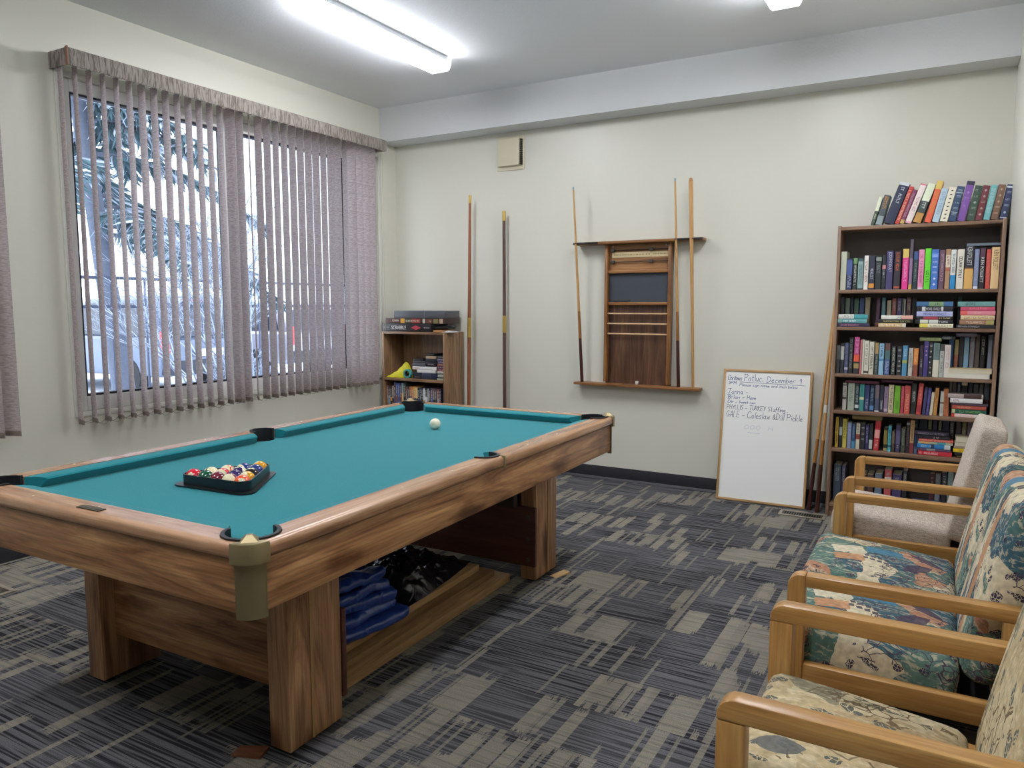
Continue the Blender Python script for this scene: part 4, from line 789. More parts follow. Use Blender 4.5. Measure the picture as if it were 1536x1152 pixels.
BOOKS=[
('U', 0, -0.4169, -0.394, 0.1737, 0.239, 5.215, '3d4a3c', 'cream and dark green paperback', [(0.5, 1, 'd9dcc0')], ('c8d0b0', 0.08, 0.4, '#')),
('U', 0, -0.3909, -0.3521, 0.1804, 0.2494, 5.215, '4a565a', 'slate book with orange lettering', [(0, 0.3, '8a979a')], ('e0922f', 0.55, 0.95, '#')),
('U', 0, -0.3476, -0.2869, 0.252, 0.3287, 5.215, '2a3048', 'thick navy hardback, silver top lettering', [(0.93, 1, 'c8ccd0')], ('c3c9d6', 0.5, 0.92, '#')),
('U', 0, -0.2837, -0.2575, 0.2296, 0.3252, 5.215, 'c0443c', 'slim red book', [], ('f0c8b0', 0.1, 0.9, '#')),
('U', 0, -0.2569, -0.2315, 0.2079, 0.3603, 5.215, '7a3a55', 'plum book with tan foot', [(0, 0.12, 'c0a060')], ('c8a0b0', 0.2, 0.9, '#')),
('U', 0, -0.2296, -0.1922, 0.2381, 0.3206, 5.215, 'e6cfcb', 'pale pink hardback', [(0.97, 1, 'd8647a'), (0, 0.05, 'e0a0b0')], ('c09a9a', 0.3, 0.7, '#')),
('U', 0, -0.1863, -0.141, 0.2361, 0.3247, 5.215, '3c4646', 'dark book, cream top, tan foot', [(0, 0.25, 'c08a45'), (0.55, 1, 'd5dcc0')], ('e0e4d8', 0.28, 0.52, '#')),
('U', 0, -0.1218, -0.0861, 0.2457, 0.2059, 5.215, 'e05a3c', 'orange book with gold top', [(0.8, 1, 'd9b95a')], ('c8a040', 0.25, 0.75, '#')),
('U', 0, -0.0839, -0.0464, 0.1979, 0.2055, 5.215, 'a9bfd0', 'pale blue book', [], ('90a6b8', 0.2, 0.9, '#')),
('U', 0, -0.0431, -0.0009, 0.2007, 0.1967, 5.215, 'dcd6bf', 'cream book dotted with little birds', [], ('3a342c', 0.04, 0.96, 'd')),
('U', 0, 0.0021, 0.0414, 0.2036, 0.1732, 5.215, '2f4666', 'deep blue classic with silver tooling', [(0.8, 0.83, 'a8b4bc'), (0.25, 0.27, 'a8b4bc')], ('b8c4cc', 0.1, 0.95, 'o')),
('U', 0, 0.0457, 0.0877, 0.2295, 0.1681, 5.215, '7a4fa0', 'tall purple hardback with black top', [(0.9, 1, '35304a')], ('b090d0', 0.3, 0.8, 'o')),
('U', 0, 0.0935, 0.1335, 0.2006, 0.1822, 5.215, '3a4e42', 'forest green classic with silver tooling', [], ('a8b4a4', 0.08, 0.95, 'o')),
('U', 0, 0.1368, 0.173, 0.1981, 0.1566, 5.215, '6f3038', 'maroon classic with silver tooling', [], ('c8b0b0', 0.08, 0.95, 'o')),
('U', 0, 0.1766, 0.2107, 0.1982, 0.1598, 5.215, '6cb0b2', 'turquoise book', [], ('d0e8e8', 0.2, 0.9, '#')),
('U', 0, 0.2143, 0.2509, 0.1977, 0.1579, 5.215, '7a5a48', 'brown classic with pale tooling', [], ('c8b098', 0.08, 0.95, 'o')),
('U', 0, 0.2573, 0.2937, 0.1951, 0.143, 5.215, '343c5e', 'dark navy classic, rightmost of the row', [(0.9, 0.95, 'c0c8d0'), (0.03, 0.05, 'c0c8d0')], ('b8c0d0', 0.1, 0.85, 'o')),
('U', 1, -0.5747, -0.5391, 0.2395, 0.0, 5.215, 'b9bda8', 'tall pale sage book', [], None),
('U', 1, -0.5374, -0.5038, 0.1951, 0.0, 5.215, '2e3558', 'navy book with mid blue band', [(0.48, 0.95, '4a5a96')], ('c8d0e0', 0.05, 0.45, '#')),
('U', 1, -0.5003, -0.4747, 0.1964, 0.0, 5.215, '2c332f', 'black book with green top', [(0.83, 1, '6a9460')], ('c8ccc8', 0.15, 0.78, '#')),
('U', 1, -0.4723, -0.4399, 0.1959, 0.0, 5.215, '8aa5a5', 'mottled teal grey book', [(0.9, 1, '3c5454'), (0, 0.05, '3c4c48')], ('3c5860', 0.15, 0.8, '#')),
('U', 1, -0.4363, -0.41, 0.211, 0.0, 5.215, 'd8d6d0', 'narrow white book, reddish lettering', [], ('a05048', 0.2, 0.85, '#')),
('U', 1, -0.4073, -0.3729, 0.2087, 0.0, 5.215, '35384a', 'charcoal book with orange glow', [(0.05, 0.18, 'd08a3a')], ('c8ccd8', 0.3, 0.62, '#')),
('U', 1, -0.3702, -0.3354, 0.2062, 0.0, 5.215, '30363a', 'black book with pale block title', [(0.86, 0.96, '8a9488')], ('a0aaa8', 0.48, 0.78, '#')),
('U', 1, -0.3327, -0.3103, 0.2079, 0.0, 5.215, '2d3138', 'black book with rosy band', [(0.6, 0.72, 'c07a80')], ('b8c0c0', 0.35, 0.58, '#')),
('U', 1, -0.3097, -0.2703, 0.2367, 0.0, 5.215, '453f6a', 'indigo book with white capitals', [], ('d8d8e8', 0.45, 0.97, 'JODI PICOULT')),
('U', 1, -0.2653, -0.2286, 0.2335, 0.0, 5.215, '34303a', 'black book with orange block lettering', [(0.03, 0.08, 'b05040')], ('d8683a', 0.48, 0.96, '#')),
('U', 1, -0.2192, -0.1845, 0.2453, 0.0, 5.215, 'e0348a', 'hot pink book with yellow top', [(0.78, 1, 'd9c060')], ('f8b0d0', 0.2, 0.72, '#')),
('U', 1, -0.1809, -0.1622, 0.3012, 0.0, 5.215, '58505e', 'tall slim grey and violet book', [(0.0, 0.1, 'c8a050'), (0.1, 0.62, '8a6a90')], None),
('U', 1, -0.159, -0.1329, 0.2275, 0.0, 5.215, '2b3a42', 'dark slate book with blue top', [(0.78, 1, '3a548a')], ('8a9a90', 0.2, 0.7, '#')),
('U', 1, -0.1311, -0.0993, 0.2375, 0.0, 5.215, 'e08ab0', 'candy pink book', [(0.0, 0.04, 'f0d0e0')], ('b85a88', 0.15, 0.9, '#')),
('U', 1, -0.0972, -0.0634, 0.2438, 0.0, 5.215, '5fd82c', 'lime green book', [], ('2c4a20', 0.15, 0.45, '#')),
('U', 1, -0.0621, -0.0216, 0.2356, 0.0, 5.215, '3f6ec0', 'bright blue book', [(0.8, 0.9, '5f8ad8')], ('d0dcf4', 0.05, 0.9, 'o')),
('U', 1, -0.0191, 0.0119, 0.231, 0.0, 5.215, '6a4a5a', 'plum purple book', [], ('b89aa8', 0.2, 0.9, '#')),
('U', 1, 0.0141, 0.0402, 0.2356, 0.0, 5.215, 'b08a68', 'tan book with cream middle', [(0.55, 0.85, 'dccdb8'), (0.45, 0.52, 'b85a50')], ('8a4a40', 0.58, 0.82, '#')),
('U', 1, 0.0415, 0.0696, 0.2311, 0.0, 5.215, 'd8dbd5', 'white book with bright blue foot', [(0, 0.35, '2a8ac8')], ('707c80', 0.4, 0.9, '#')),
('U', 1, 0.0742, 0.1117, 0.2323, 0.0, 5.215, 'ddd8c8', 'cream white book with black capitals', [], ('3a3834', 0.25, 0.85, '#')),
('U', 1, 0.1144, 0.1607, 0.249, 0.0, 5.215, '2f3038', 'thick black and gold book', [(0, 0.47, 'd9a85a'), (0.47, 0.49, '8a4a30')], ('dcdce0', 0.55, 0.98, 'KEN FOLLETT')),
('U', 1, 0.1628, 0.1886, 0.2302, 0.0, 5.215, '7d86a8', 'lavender grey book', [(0, 0.06, 'c8ccd8')], ('a8b0c8', 0.2, 0.9, '#')),
('U', 1, 0.1904, 0.2197, 0.238, 0.0, 5.215, '2c2830', 'black book with bold white capitals', [(0.76, 0.97, '5a3a4c')], ('f0f0ee', 0.15, 0.76, 'KEN FOLLETT')),
('U', 1, 0.2239, 0.2473, 0.2268, 0.0, 5.215, 'cc4a44', 'scarlet book', [(0.0, 1, 'cc4a44')], ('e0806c', 0.1, 0.9, '#')),
('U', 1, 0.2493, 0.2919, 0.2384, 0.0, 5.215, 'e0bd88', 'wide sandy beige book', [], ('5a4a38', 0.45, 0.93, 'KEN FOLLETT')),
('U', 3, -0.585, -0.5623, 0.1788, 0.0, 5.225, '3a3c3e', 'black book with grey upper half', [(0.5, 1, '55585a')], None),
('U', 3, -0.5606, -0.5391, 0.1915, 0.0, 5.225, '2c3036', 'black book with pale grey panel', [(0.45, 0.9, 'a8aca8')], None),
('U', 3, -0.5371, -0.5132, 0.1955, 0.0, 5.225, '454a68', 'slate violet book', [(0.12, 0.2, 'a8a0b0')], ('7a80a0', 0.3, 0.9, '#')),
('U', 3, -0.5114, -0.4867, 0.2285, 0.0, 5.225, '2c2e30', 'tall black book with grey capitals', [], ('9aa0a4', 0.15, 0.97, '#')),
('U', 3, -0.4826, -0.4498, 0.2344, 0.0, 5.225, '34303a', 'magenta book fading to orange and black', [(0.52, 1, 'b0407a'), (0.33, 0.52, 'e0583a'), (0.15, 0.28, 'a08a50')], ('e8a0c0', 0.56, 0.95, '#')),
('U', 3, -0.4471, -0.4346, 0.217, 0.0, 5.225, 'b86a70', 'dusty pink spine', [], None),
('U', 3, -0.4339, -0.423, 0.2178, 0.0, 5.225, 'c8c4b4', 'very narrow cream book', [], None),
('U', 3, -0.4223, -0.3953, 0.2127, 0.0, 5.225, 'cbc8b8', 'cream book with black foot logo', [(0.03, 0.1, '3a3834')], ('8a8678', 0.25, 0.9, '#')),
('U', 3, -0.394, -0.3655, 0.2066, 0.0, 5.225, 'c4c2b0', 'cream book with black lettering', [], ('4a4840', 0.15, 0.85, '#')),
('U', 3, -0.3614, -0.3407, 0.2004, 0.0, 5.225, '3f4a48', 'dark book with tan top', [(0.65, 1, 'a88a58')], ('a8b0ac', 0.1, 0.6, '#')),
('U', 3, -0.3378, -0.3093, 0.1963, 0.0, 5.225, '86b4d0', 'sky blue book', [(0.45, 0.52, '3a7aa8')], ('2f506c', 0.55, 0.95, '#')),
('U', 3, -0.3056, -0.2747, 0.1974, 0.0, 5.225, '3a5288', 'blue book with brown top', [(0.78, 1, '6a4a44'), (0.5, 0.78, '4a6a6c')], ('d0d8e8', 0.05, 0.45, '#')),
('U', 3, -0.2694, -0.242, 0.1804, 0.0, 5.225, '2a2c2e', 'black book with white and green lettering', [], ('c0c8b8', 0.05, 0.95, '#')),
('U', 3, -0.2368, -0.2096, 0.1787, 0.0, 5.225, '2e3034', 'black book with stacked white words', [], ('d0d0cc', 0.05, 0.95, 'o')),
('U', 3, -0.2068, -0.1784, 0.1863, 0.0, 5.225, '4f88b0', 'blue book with yellow green disc', [(0.42, 0.52, 'a8b050')], ('b8d0e0', 0.55, 0.95, '#')),
('U', 3, -0.1728, -0.1481, 0.172, 0.0, 5.225, 'b8b4ae', 'pale grey book', [], ('7a7874', 0.3, 0.9, '#')),
('U', 3, -0.1462, -0.1195, 0.1715, 0.0, 5.225, 'd8803f', 'orange book', [(0, 0.42, '8a4a3a')], ('f0b878', 0.5, 0.95, '#')),
('U', 3, -0.1128, -0.0932, 0.1899, 0.0, 5.225, '3a2e3a', 'dark maroon book, white lower lettering', [], ('c8c0c0', 0.3, 0.55, '#')),
('U', 3, -0.0919, -0.0648, 0.2162, 0.0, 5.225, '443a7a', 'violet book', [], ('c8a8c0', 0.55, 0.9, 'o')),
('U', 3, -0.0637, -0.0437, 0.2102, 0.0, 5.225, '26282c', 'black book with spaced white letters', [], ('e0e0dc', 0.03, 0.97, 'o')),
('U', 3, -0.0415, -0.007, 0.2079, 0.0, 5.225, '6a807f', 'grey teal book with cream lower half', [(0, 0.5, 'd0ccb8')], ('506866', 0.6, 0.95, '#')),
('U', 3, -0.0058, 0.0165, 0.2, 0.0, 5.225, 'b0b4ac', 'grey white book, dark picture on top', [(0.8, 1, '4a4c4a')], ('6a6e6a', 0.1, 0.75, '#')),
('U', 3, 0.0184, 0.0515, 0.1978, 0.0, 5.225, 'd4ccc6', 'white book with large faint pink capitals', [], ('c09a98', 0.3, 0.95, '#')),
('U', 4, -0.5319, -0.5069, 0.1743, 0.0, 5.24, 'a8a49c', 'grey white book with black square', [(0.4, 0.48, '3a3834'), (0.9, 0.95, '4a4844')], ('6a6660', 0.5, 0.85, '#')),
('U', 4, -0.5006, -0.4602, 0.1757, 0.0, 5.24, '9aa494', 'wide sage grey book', [], ('6a7466', 0.3, 0.9, '#')),
('U', 4, -0.4585, -0.4332, 0.1732, 0.0, 5.24, '22343a', 'dark green book with white foot lettering', [(0.1, 0.22, 'b8c0bc')], ('a8b4b0', 0.25, 0.9, '#')),
('U', 4, -0.4318, -0.4036, 0.1708, 0.0, 5.24, '3f8a88', 'teal book with cream patch', [(0.42, 0.52, 'c8c8a0')], ('2a6a68', 0.55, 0.95, '#')),
('U', 4, -0.4019, -0.3735, 0.1694, 0.0, 5.24, '2f3a60', 'navy book with small white lettering', [], ('a0a8c0', 0.1, 0.5, '#')),
('U', 4, -0.3715, -0.3459, 0.1678, 0.0, 5.24, '24344e', 'navy book with pale blue foot', [(0.06, 0.22, '5a86b8')], ('9ab0c8', 0.4, 0.9, '#')),
('U', 4, -0.3428, -0.3164, 0.1729, 0.0, 5.24, '6e6068', 'brown fading to slate book', [(0, 0.5, '4a5068'), (0, 0.05, 'c0c0c0')], None),
('U', 4, -0.3151, -0.2912, 0.1687, 0.0, 5.24, '2a2c3c', 'blackish navy book, white lettering', [], ('c0c4cc', 0.1, 0.45, '#')),
('U', 4, -0.2901, -0.266, 0.1646, 0.0, 5.24, '85708a', 'mauve book', [(0.05, 0.15, 'b0a0b0')], ('5a4a60', 0.5, 0.95, '#')),
('U', 4, -0.265, -0.236, 0.1762, 0.0, 5.24, 'c8bc98', 'cream buff book', [], ('6a6048', 0.1, 0.95, '#')),
('U', 4, -0.2333, -0.1987, 0.1729, 0.0, 5.24, '6aaa28', 'grass green book', [], ('4a7a20', 0.15, 0.45, '#')),
('U', 4, -0.196, -0.1778, 0.1715, 0.0, 5.24, 'b03a4a', 'slim crimson book', [], ('d8808a', 0.4, 0.9, '#')),
('U', 4, -0.1765, -0.1436, 0.1758, 0.0, 5.24, 'c04a44', 'red book with pale lettering', [], ('e8b088', 0.1, 0.7, '#')),
('U', 4, -0.1397, -0.1103, 0.1902, 0.0, 5.24, '262a28', 'black book, small white lettering', [], ('c0c4c0', 0.4, 0.75, '#')),
('U', 4, -0.1095, -0.0819, 0.1931, 0.0474, 5.24, 'c04440', 'tall tilted red book', [(0.08, 0.3, 'a03038')], ('e09088', 0.35, 0.9, '#')),
('U', 4, -0.0756, -0.0585, 0.1689, 0.0471, 5.24, '3a3a66', 'slim indigo book', [], ('6a6a94', 0.3, 0.9, '#')),
('U', 4, -0.0573, -0.04, 0.1676, 0.0565, 5.24, '40387a', 'tilted violet blue book', [], ('8a80b8', 0.1, 0.9, '#')),
('U', 4, -0.0368, -0.0201, 0.1424, 0.0574, 5.24, 'c0b8a0', 'slim off white book', [], None),
('U', 4, -0.0178, 0.0031, 0.1696, 0.0445, 5.24, 'b8803f', 'ochre orange book', [], ('8a5a28', 0.3, 0.9, '#')),
('U', 4, 0.018, 0.0384, 0.1505, 0.0, 5.24, 'b8b4a8', 'grey white book, brown spot', [(0.5, 0.57, '6a4a3c')], ('7a766c', 0.1, 0.45, '#')),
('U', 4, 0.0404, 0.0681, 0.1671, -0.0426, 5.24, 'a8603a', 'rust brown book', [], ('7a4028', 0.3, 0.9, '#')),
('U', 5, -0.5654, -0.5467, 0.1983, 0.0, 5.245, 'c0a030', 'slim mustard yellow book', [], ('3a3420', 0.1, 0.95, '#')),
('U', 5, -0.5421, -0.5239, 0.1988, 0.0, 5.245, '2a2830', 'black book with white label', [(0.4, 0.68, 'a8a8ac')], None),
('U', 5, -0.5225, -0.496, 0.1898, 0.0, 5.245, 'b8ac48', 'wide yellow green book', [], ('5a6030', 0.3, 0.9, '#')),
('U', 5, -0.4939, -0.4682, 0.1678, 0.0, 5.245, '7a86a8', 'periwinkle blue book', [], ('a0aac4', 0.2, 0.9, '#')),
('U', 5, -0.4662, -0.4455, 0.1616, 0.0, 5.245, '2c4a70', 'deep blue book', [(0, 0.3, '4a86b0')], ('a8b8cc', 0.4, 0.95, '#')),
('U', 5, -0.4417, -0.4183, 0.166, 0.0, 5.245, 'c4bea8', 'off white book with red oval', [(0.38, 0.58, '8a3a34')], ('7a7464', 0.65, 0.95, '#')),
('U', 5, -0.4155, -0.3875, 0.1692, 0.0, 5.245, '2a2a30', 'black book with white words', [], ('b8b8b4', 0.05, 0.9, 'o')),
('U', 5, -0.3861, -0.3671, 0.1604, 0.0, 5.245, '34305c', 'narrow dark indigo book', [], ('a8a8c0', 0.25, 0.95, '#')),
('U', 5, -0.3645, -0.3436, 0.1646, 0.0, 5.245, '22282a', 'black and dark green book', [(0.05, 0.4, 'b8c0bc')], None),
('U', 5, -0.3395, -0.3072, 0.1909, 0.0453, 5.245, 'b83038', 'fat bright red book', [(0.42, 0.7, 'd89088')], ('f0c0b8', 0.05, 0.35, '#')),
('U', 5, -0.2806, -0.2593, 0.1497, 0.0, 5.245, '2c2c22', 'black book with gold panel', [(0.3, 0.9, '8a7838'), (0.03, 0.14, 'a89868')], None),
('U', 5, -0.2569, -0.2374, 0.164, 0.0, 5.245, '4aa0b0', 'turquoise blue book', [(0.17, 0.25, '26505a')], ('2a6878', 0.35, 0.9, '#')),
('U', 5, -0.2339, -0.2174, 0.1341, 0.0, 5.245, '4a3c34', 'brown black book', [(0.4, 0.95, '6e5a4c')], None),
('U', 5, -0.2136, -0.1861, 0.1738, 0.0, 5.245, '3c3858', 'indigo grey book with white initials', [(0.3, 0.8, '5a5478')], ('d8d8dc', 0.14, 0.26, 'o')),
('U', 5, -0.1835, -0.1581, 0.1555, 0.0, 5.245, '3a4036', 'dark olive book', [], ('8a9080', 0.3, 0.95, '#')),
('U', 5, -0.1558, -0.1357, 0.199, 0.0, 5.245, '2e2228', 'black maroon book, pale top label', [(0.9, 0.96, '8a9088')], ('7a6a68', 0.2, 0.8, '#')),
('U', 5, -0.1348, -0.1084, 0.2097, 0.0, 5.245, 'b08a5c', 'tan book with red foot', [(0, 0.32, '7a3038')], ('6a4a30', 0.4, 0.95, '#')),
('U', 5, -0.1101, -0.0882, 0.1503, 0.0, 5.245, '24344e', 'navy book beside the piled books', [(0.0, 0.3, '2a5070')], ('7a90a8', 0.05, 0.2, '#')),
('B', 2, -0.5798, -0.5552, 0.1876, 0, 5.335, '3d4248', 'charcoal book'),
('B', 2, -0.5515, -0.5225, 0.1818, 0, 5.335, '6a7a72', 'grey green book'),
('B', 2, -0.5185, -0.5021, 0.1847, 0, 5.335, '33364a', 'narrow midnight book'),
('B', 2, -0.4991, -0.4704, 0.1785, 0, 5.335, '3c5a4c', 'bottle green book'),
('B', 2, -0.4664, -0.4383, 0.1814, 0, 5.335, '3a4a78', 'royal blue book'),
('B', 2, -0.4341, -0.4044, 0.1869, 0, 5.335, '9a9078', 'drab tan book'),
('B', 2, -0.3693, -0.3457, 0.181, 0, 5.335, '54384e', 'aubergine book'),
('B', 2, -0.3381, -0.3147, 0.1827, 0, 5.335, '4f7a88', 'steel teal book'),
('B', 2, -0.3082, -0.2826, 0.166, 0, 5.335, 'a39c84', 'short putty book'),
('B', 2, -0.2799, -0.2535, 0.1788, 0, 5.335, '8a4a48', 'brick red book'),
('B', 2, -0.2509, -0.224, 0.1798, 0, 5.335, '4c4070', 'grape purple book'),
('B', 2, -0.2219, -0.2127, 0.1767, 0, 5.335, '555c58', 'very slim grey green book'),
('B', 2, -0.2117, -0.2022, 0.1749, 0, 5.335, 'a8aca8', 'very slim whitish book'),
('B', 2, -0.1987, -0.1702, 0.1839, 0, 5.335, '5c3e40', 'maroon brown book'),
('B', 2, -0.1672, -0.1408, 0.1765, 0, 5.335, '302e30', 'soot black book'),
('B', 2, 0.0783, 0.1028, 0.189, 0, 5.335, '2f4a4a', 'tall dark teal book'),
('B', 3, 0.0484, 0.0757, 0.2277, 0, 5.335, '2f5a98', 'cobalt blue book'),
('B', 3, 0.0802, 0.1051, 0.2249, 0, 5.335, 'b0705c', 'salmon book, yellow top'),
('B', 3, 0.1071, 0.134, 0.2398, 0, 5.335, '3a3840', 'charcoal violet book'),
('B', 3, 0.1355, 0.1653, 0.2404, 0, 5.335, '7aa8c8', 'light azure book'),
('B', 3, 0.1689, 0.1966, 0.2482, 0, 5.335, '7a7884', 'pewter grey book'),
('B', 3, 0.1986, 0.2258, 0.2577, 0, 5.335, '5a504c', 'brown grey book'),
('B', 3, 0.229, 0.2576, 0.2495, 0, 5.335, '222426', 'jet black book with white lettering'),
('B', 3, 0.2713, 0.2964, 0.2591, 0, 5.335, '7c88a0', 'hazy lavender book'),
('B', 4, 0.0641, 0.0809, 0.2165, 0, 5.335, '6a6a68', 'slim ash grey book'),
('B', 4, 0.084, 0.1072, 0.2066, 0, 5.335, '5a5450', 'umber grey book'),
('B', 4, 0.111, 0.1332, 0.2224, 0, 5.335, '2a3a54', 'dull navy book'),
('B', 4, 0.1367, 0.1758, 0.2266, 0, 5.335, '24262a', 'black book with cream top'),
('B', 4, 0.1805, 0.2071, 0.1989, 0, 5.335, '2e3440', 'gunmetal book'),
('B', 4, 0.2105, 0.2421, 0.1951, 0, 5.335, '4a4c50', 'smoke grey book'),
('B', 4, 0.246, 0.272, 0.1952, 0, 5.335, '5a5a5e', 'lead grey book'),
('B', 4, 0.2756, 0.3088, 0.2128, 0, 5.335, '55626a', 'slate book with maroon foot'),
('B', 5, -0.1174, -0.092, 0.217, 0, 5.335, '2c2c44', 'midnight blue book'),
('B', 5, -0.0882, -0.0423, 0.2144, 0, 5.335, '26303c', 'wide blackish blue book'),
('B', 5, -0.0397, -0.0171, 0.2197, 0, 5.335, '6a6a4c', 'olive label book'),
('B', 5, -0.0134, 0.012, 0.2185, 0, 5.335, '403a54', 'dusky purple book'),
('B', 5, 0.0173, 0.0362, 0.2224, 0, 5.335, '666a4c', 'moss label book'),
('B', 5, 0.0389, 0.0758, 0.2224, 0, 5.335, '262c44', 'broad ink blue book'),
('B', 5, 0.0781, 0.1038, 0.2223, 0, 5.335, '383e44', 'slate black book'),
('B', 5, 0.1102, 0.1411, 0.2185, 0, 5.335, '3c3a3e', 'graphite book'),
('B', 5, 0.1439, 0.1685, 0.2211, 0, 5.335, '7a6a38', 'ochre brown book'),
('B', 5, 0.1713, 0.1988, 0.2309, 0, 5.335, '6a6470', 'grey mauve book'),
('B', 5, 0.2018, 0.2313, 0.2255, 0, 5.335, '26282a', 'coal black book'),
('B', 5, 0.2335, 0.2558, 0.2157, 0, 5.335, '6a5f3c', 'khaki book'),
('B', 6, -0.5637, -0.5181, 0.2472, 0, 5.26, '3c4858', 'slate blue book at the left end'),
('B', 6, -0.5152, -0.4928, 0.2438, 0, 5.26, '4a4460', 'violet grey book'),
('B', 6, -0.4392, -0.4091, 0.2175, 0, 5.26, '55565a', 'grey topped book'),
('B', 6, -0.4055, -0.3674, 0.1972, 0, 5.26, '4a3a34', 'dark brown book'),
('B', 6, -0.3648, -0.3271, 0.2018, 0, 5.26, '543c34', 'reddish brown book'),
('B', 6, -0.3188, -0.276, 0.2127, 0, 5.26, '5a6c7c', 'blue grey book'),
('B', 6, -0.2643, -0.223, 0.2448, 0, 5.26, 'b04a4a', 'red book with cream lettering'),
('B', 6, -0.2186, -0.166, 0.2196, 0, 5.26, '3c345c', 'purple book with white top'),
('B', 6, -0.1622, -0.1342, 0.2483, 0, 5.26, '26262a', 'black book with white capitals'),
('B', 6, -0.0136, 0.0173, 0.2275, 0, 5.26, '5a3434', 'maroon book near the right end'),
('B', 6, 0.0194, 0.0492, 0.2258, 0, 5.26, '8a8a8c', 'silver grey book'),
('B', 6, 0.0531, 0.0817, 0.2602, 0, 5.26, '24242a', 'black book, white script'),
('B', 6, 0.0847, 0.1153, 0.2676, 0, 5.26, '6a7a74', 'sage slate book'),
('S', 2, 0, 0, -0.5811, -0.3914, 0.0229, 5.215, '34324e', 'navy book with pink lettering', [], ('d090a8', 0.1, 0.66, 'DAVID BALDACCI')),
('S', 2, 0, 1, -0.5825, -0.4061, 0.0269, 5.215, '5a9a9c', 'sea green book', [(0, 0.15, '7aa8a0')], ('e8f0ec', 0.2, 0.65, '#')),
('S', 2, 0, 2, -0.5794, -0.4018, 0.0289, 5.215, 'd8d8d0', 'half white half teal book', [(0.53, 1, '3f98a0')], ('8a9490', 0.15, 0.5, '#')),
('S', 2, 1, 0, -0.3588, -0.1796, 0.0261, 5.215, 'd0b078', 'cream and gold book, dark end', [(0, 0.12, '5a342c'), (0.88, 1, 'd8d0c0')], ('fff8e0', 0.15, 0.85, '#')),
('S', 2, 1, 1, -0.3376, -0.1436, 0.0228, 5.215, '2a2a28', 'black book with olive lettering', [], ('b8b070', 0.15, 0.95, '#')),
('S', 2, 1, 2, -0.3235, -0.1418, 0.0244, 5.215, 'e8e2d4', 'white and peach book', [(0.64, 1, 'e0a898')], ('2c2c2c', 0.5, 0.66, '#')),
('S', 2, 2, 0, -0.1021, 0.082, 0.0248, 5.215, 'e6dcc0', 'cream book with yellow end', [(0, 0.25, 'e0d458')], ('b8a890', 0.3, 0.95, '#')),
('S', 2, 2, 1, -0.1277, 0.0774, 0.0245, 5.215, '242428', 'black book with white blocks', [(0.13, 0.35, 'd0d0bc'), (0.37, 0.62, 'c8ccc4')], ('e0e0e0', 0.64, 0.9, '#')),
('S', 2, 2, 2, -0.1219, 0.0759, 0.0184, 5.215, '2a2628', 'black book with red bar', [(0.2, 0.6, 'a83a48')], ('d8c888', 0.63, 0.95, '#')),
('S', 2, 2, 3, -0.1227, 0.0763, 0.0316, 5.215, 'a8acd8', 'lavender book with navy capitals', [], ('3a44a0', 0.2, 0.82, 'MICHAEL CONNELLY')),
('S', 2, 2, 4, -0.1237, 0.0753, 0.0291, 5.215, '26262a', 'black book with white capitals', [(0.15, 0.25, 'c8c8c4'), (0.68, 0.74, 'd0d0cc')], ('e0e0dc', 0.27, 0.66, 'MICHAEL CONNELLY')),
('S', 2, 2, 5, -0.1252, 0.0752, 0.0294, 5.215, '3f6a98', 'blue book with green middle', [(0.34, 0.74, '7a9a70')], ('28404c', 0.45, 0.7, '#')),
('S', 2, 3, 0, 0.0976, 0.3036, 0.0205, 5.215, '222428', 'black book with large grey capitals', [], ('b8bcb8', 0.05, 0.6, 'MICHAEL CONNELLY')),
('S', 2, 3, 1, 0.1143, 0.2951, 0.0292, 5.215, '9a7058', 'brown book with pale capitals', [(0.77, 1, 'a8985c')], ('e0c8b0', 0.2, 0.72, '#')),
('S', 2, 3, 2, 0.1192, 0.2975, 0.0277, 5.215, 'dcc298', 'sand coloured book', [], ('a08c68', 0.1, 0.95, '#')),
('S', 2, 3, 3, 0.1159, 0.2995, 0.0262, 5.215, 'dc8090', 'coral and pink book', [(0, 0.2, 'e0605c')], ('e8c0a0', 0.4, 0.6, '#')),
('S', 2, 3, 4, 0.1162, 0.2956, 0.0243, 5.215, 'c84868', 'hot rose book', [], ('e88aa0', 0.25, 0.8, '#')),
('S', 2, 3, 5, 0.0995, 0.2954, 0.0298, 5.215, '6a9a98', 'grey teal book with dark capitals', [], ('223a40', 0.2, 0.48, 'LEE CHILD')),
('S', 3, 0, 0, 0.0375, 0.2863, 0.0289, 5.22, 'e4e4d8', 'thick white paged hardback', [], None),
('S', 3, 0, 1, 0.0502, 0.2974, 0.023, 5.22, 'e0c898', 'cream paged hardback', [], None),
('S', 4, 0, 0, 0.0801, 0.2547, 0.014, 5.225, 'e0c0b8', 'blush and white book, red end', [(0, 0.1, 'c04038'), (0.68, 1, 'd8d4c8')], ('f8e8e0', 0.15, 0.6, '#')),
('S', 4, 0, 1, 0.0814, 0.2589, 0.018, 5.225, '1f5a48', 'dark green book with olive capitals', [(0, 0.1, 'a8b080')], ('8ab060', 0.22, 0.85, '#')),
('S', 4, 0, 2, 0.0813, 0.2576, 0.014, 5.225, 'b04a3c', 'brick red book', [], ('e0a080', 0.15, 0.55, '#')),
('S', 4, 0, 3, 0.0788, 0.2649, 0.0054, 5.225, '4a3a44', 'dark plum book', [], None),
('S', 4, 0, 4, 0.0704, 0.2368, 0.0191, 5.225, 'd8d6d6', 'white book with red brown lettering', [], ('8a5050', 0.1, 0.3, '#')),
('S', 4, 0, 5, 0.0573, 0.2395, 0.0166, 5.225, 'a89a94', 'pale book with dark mountain picture', [(0.45, 0.95, '4a3834')], None),
('S', 5, 0, 0, -0.0854, 0.0968, 0.0167, 5.235, 'cc2c3c', 'red book with white lettering', [], ('f0d0d0', 0.05, 0.6, '#')),
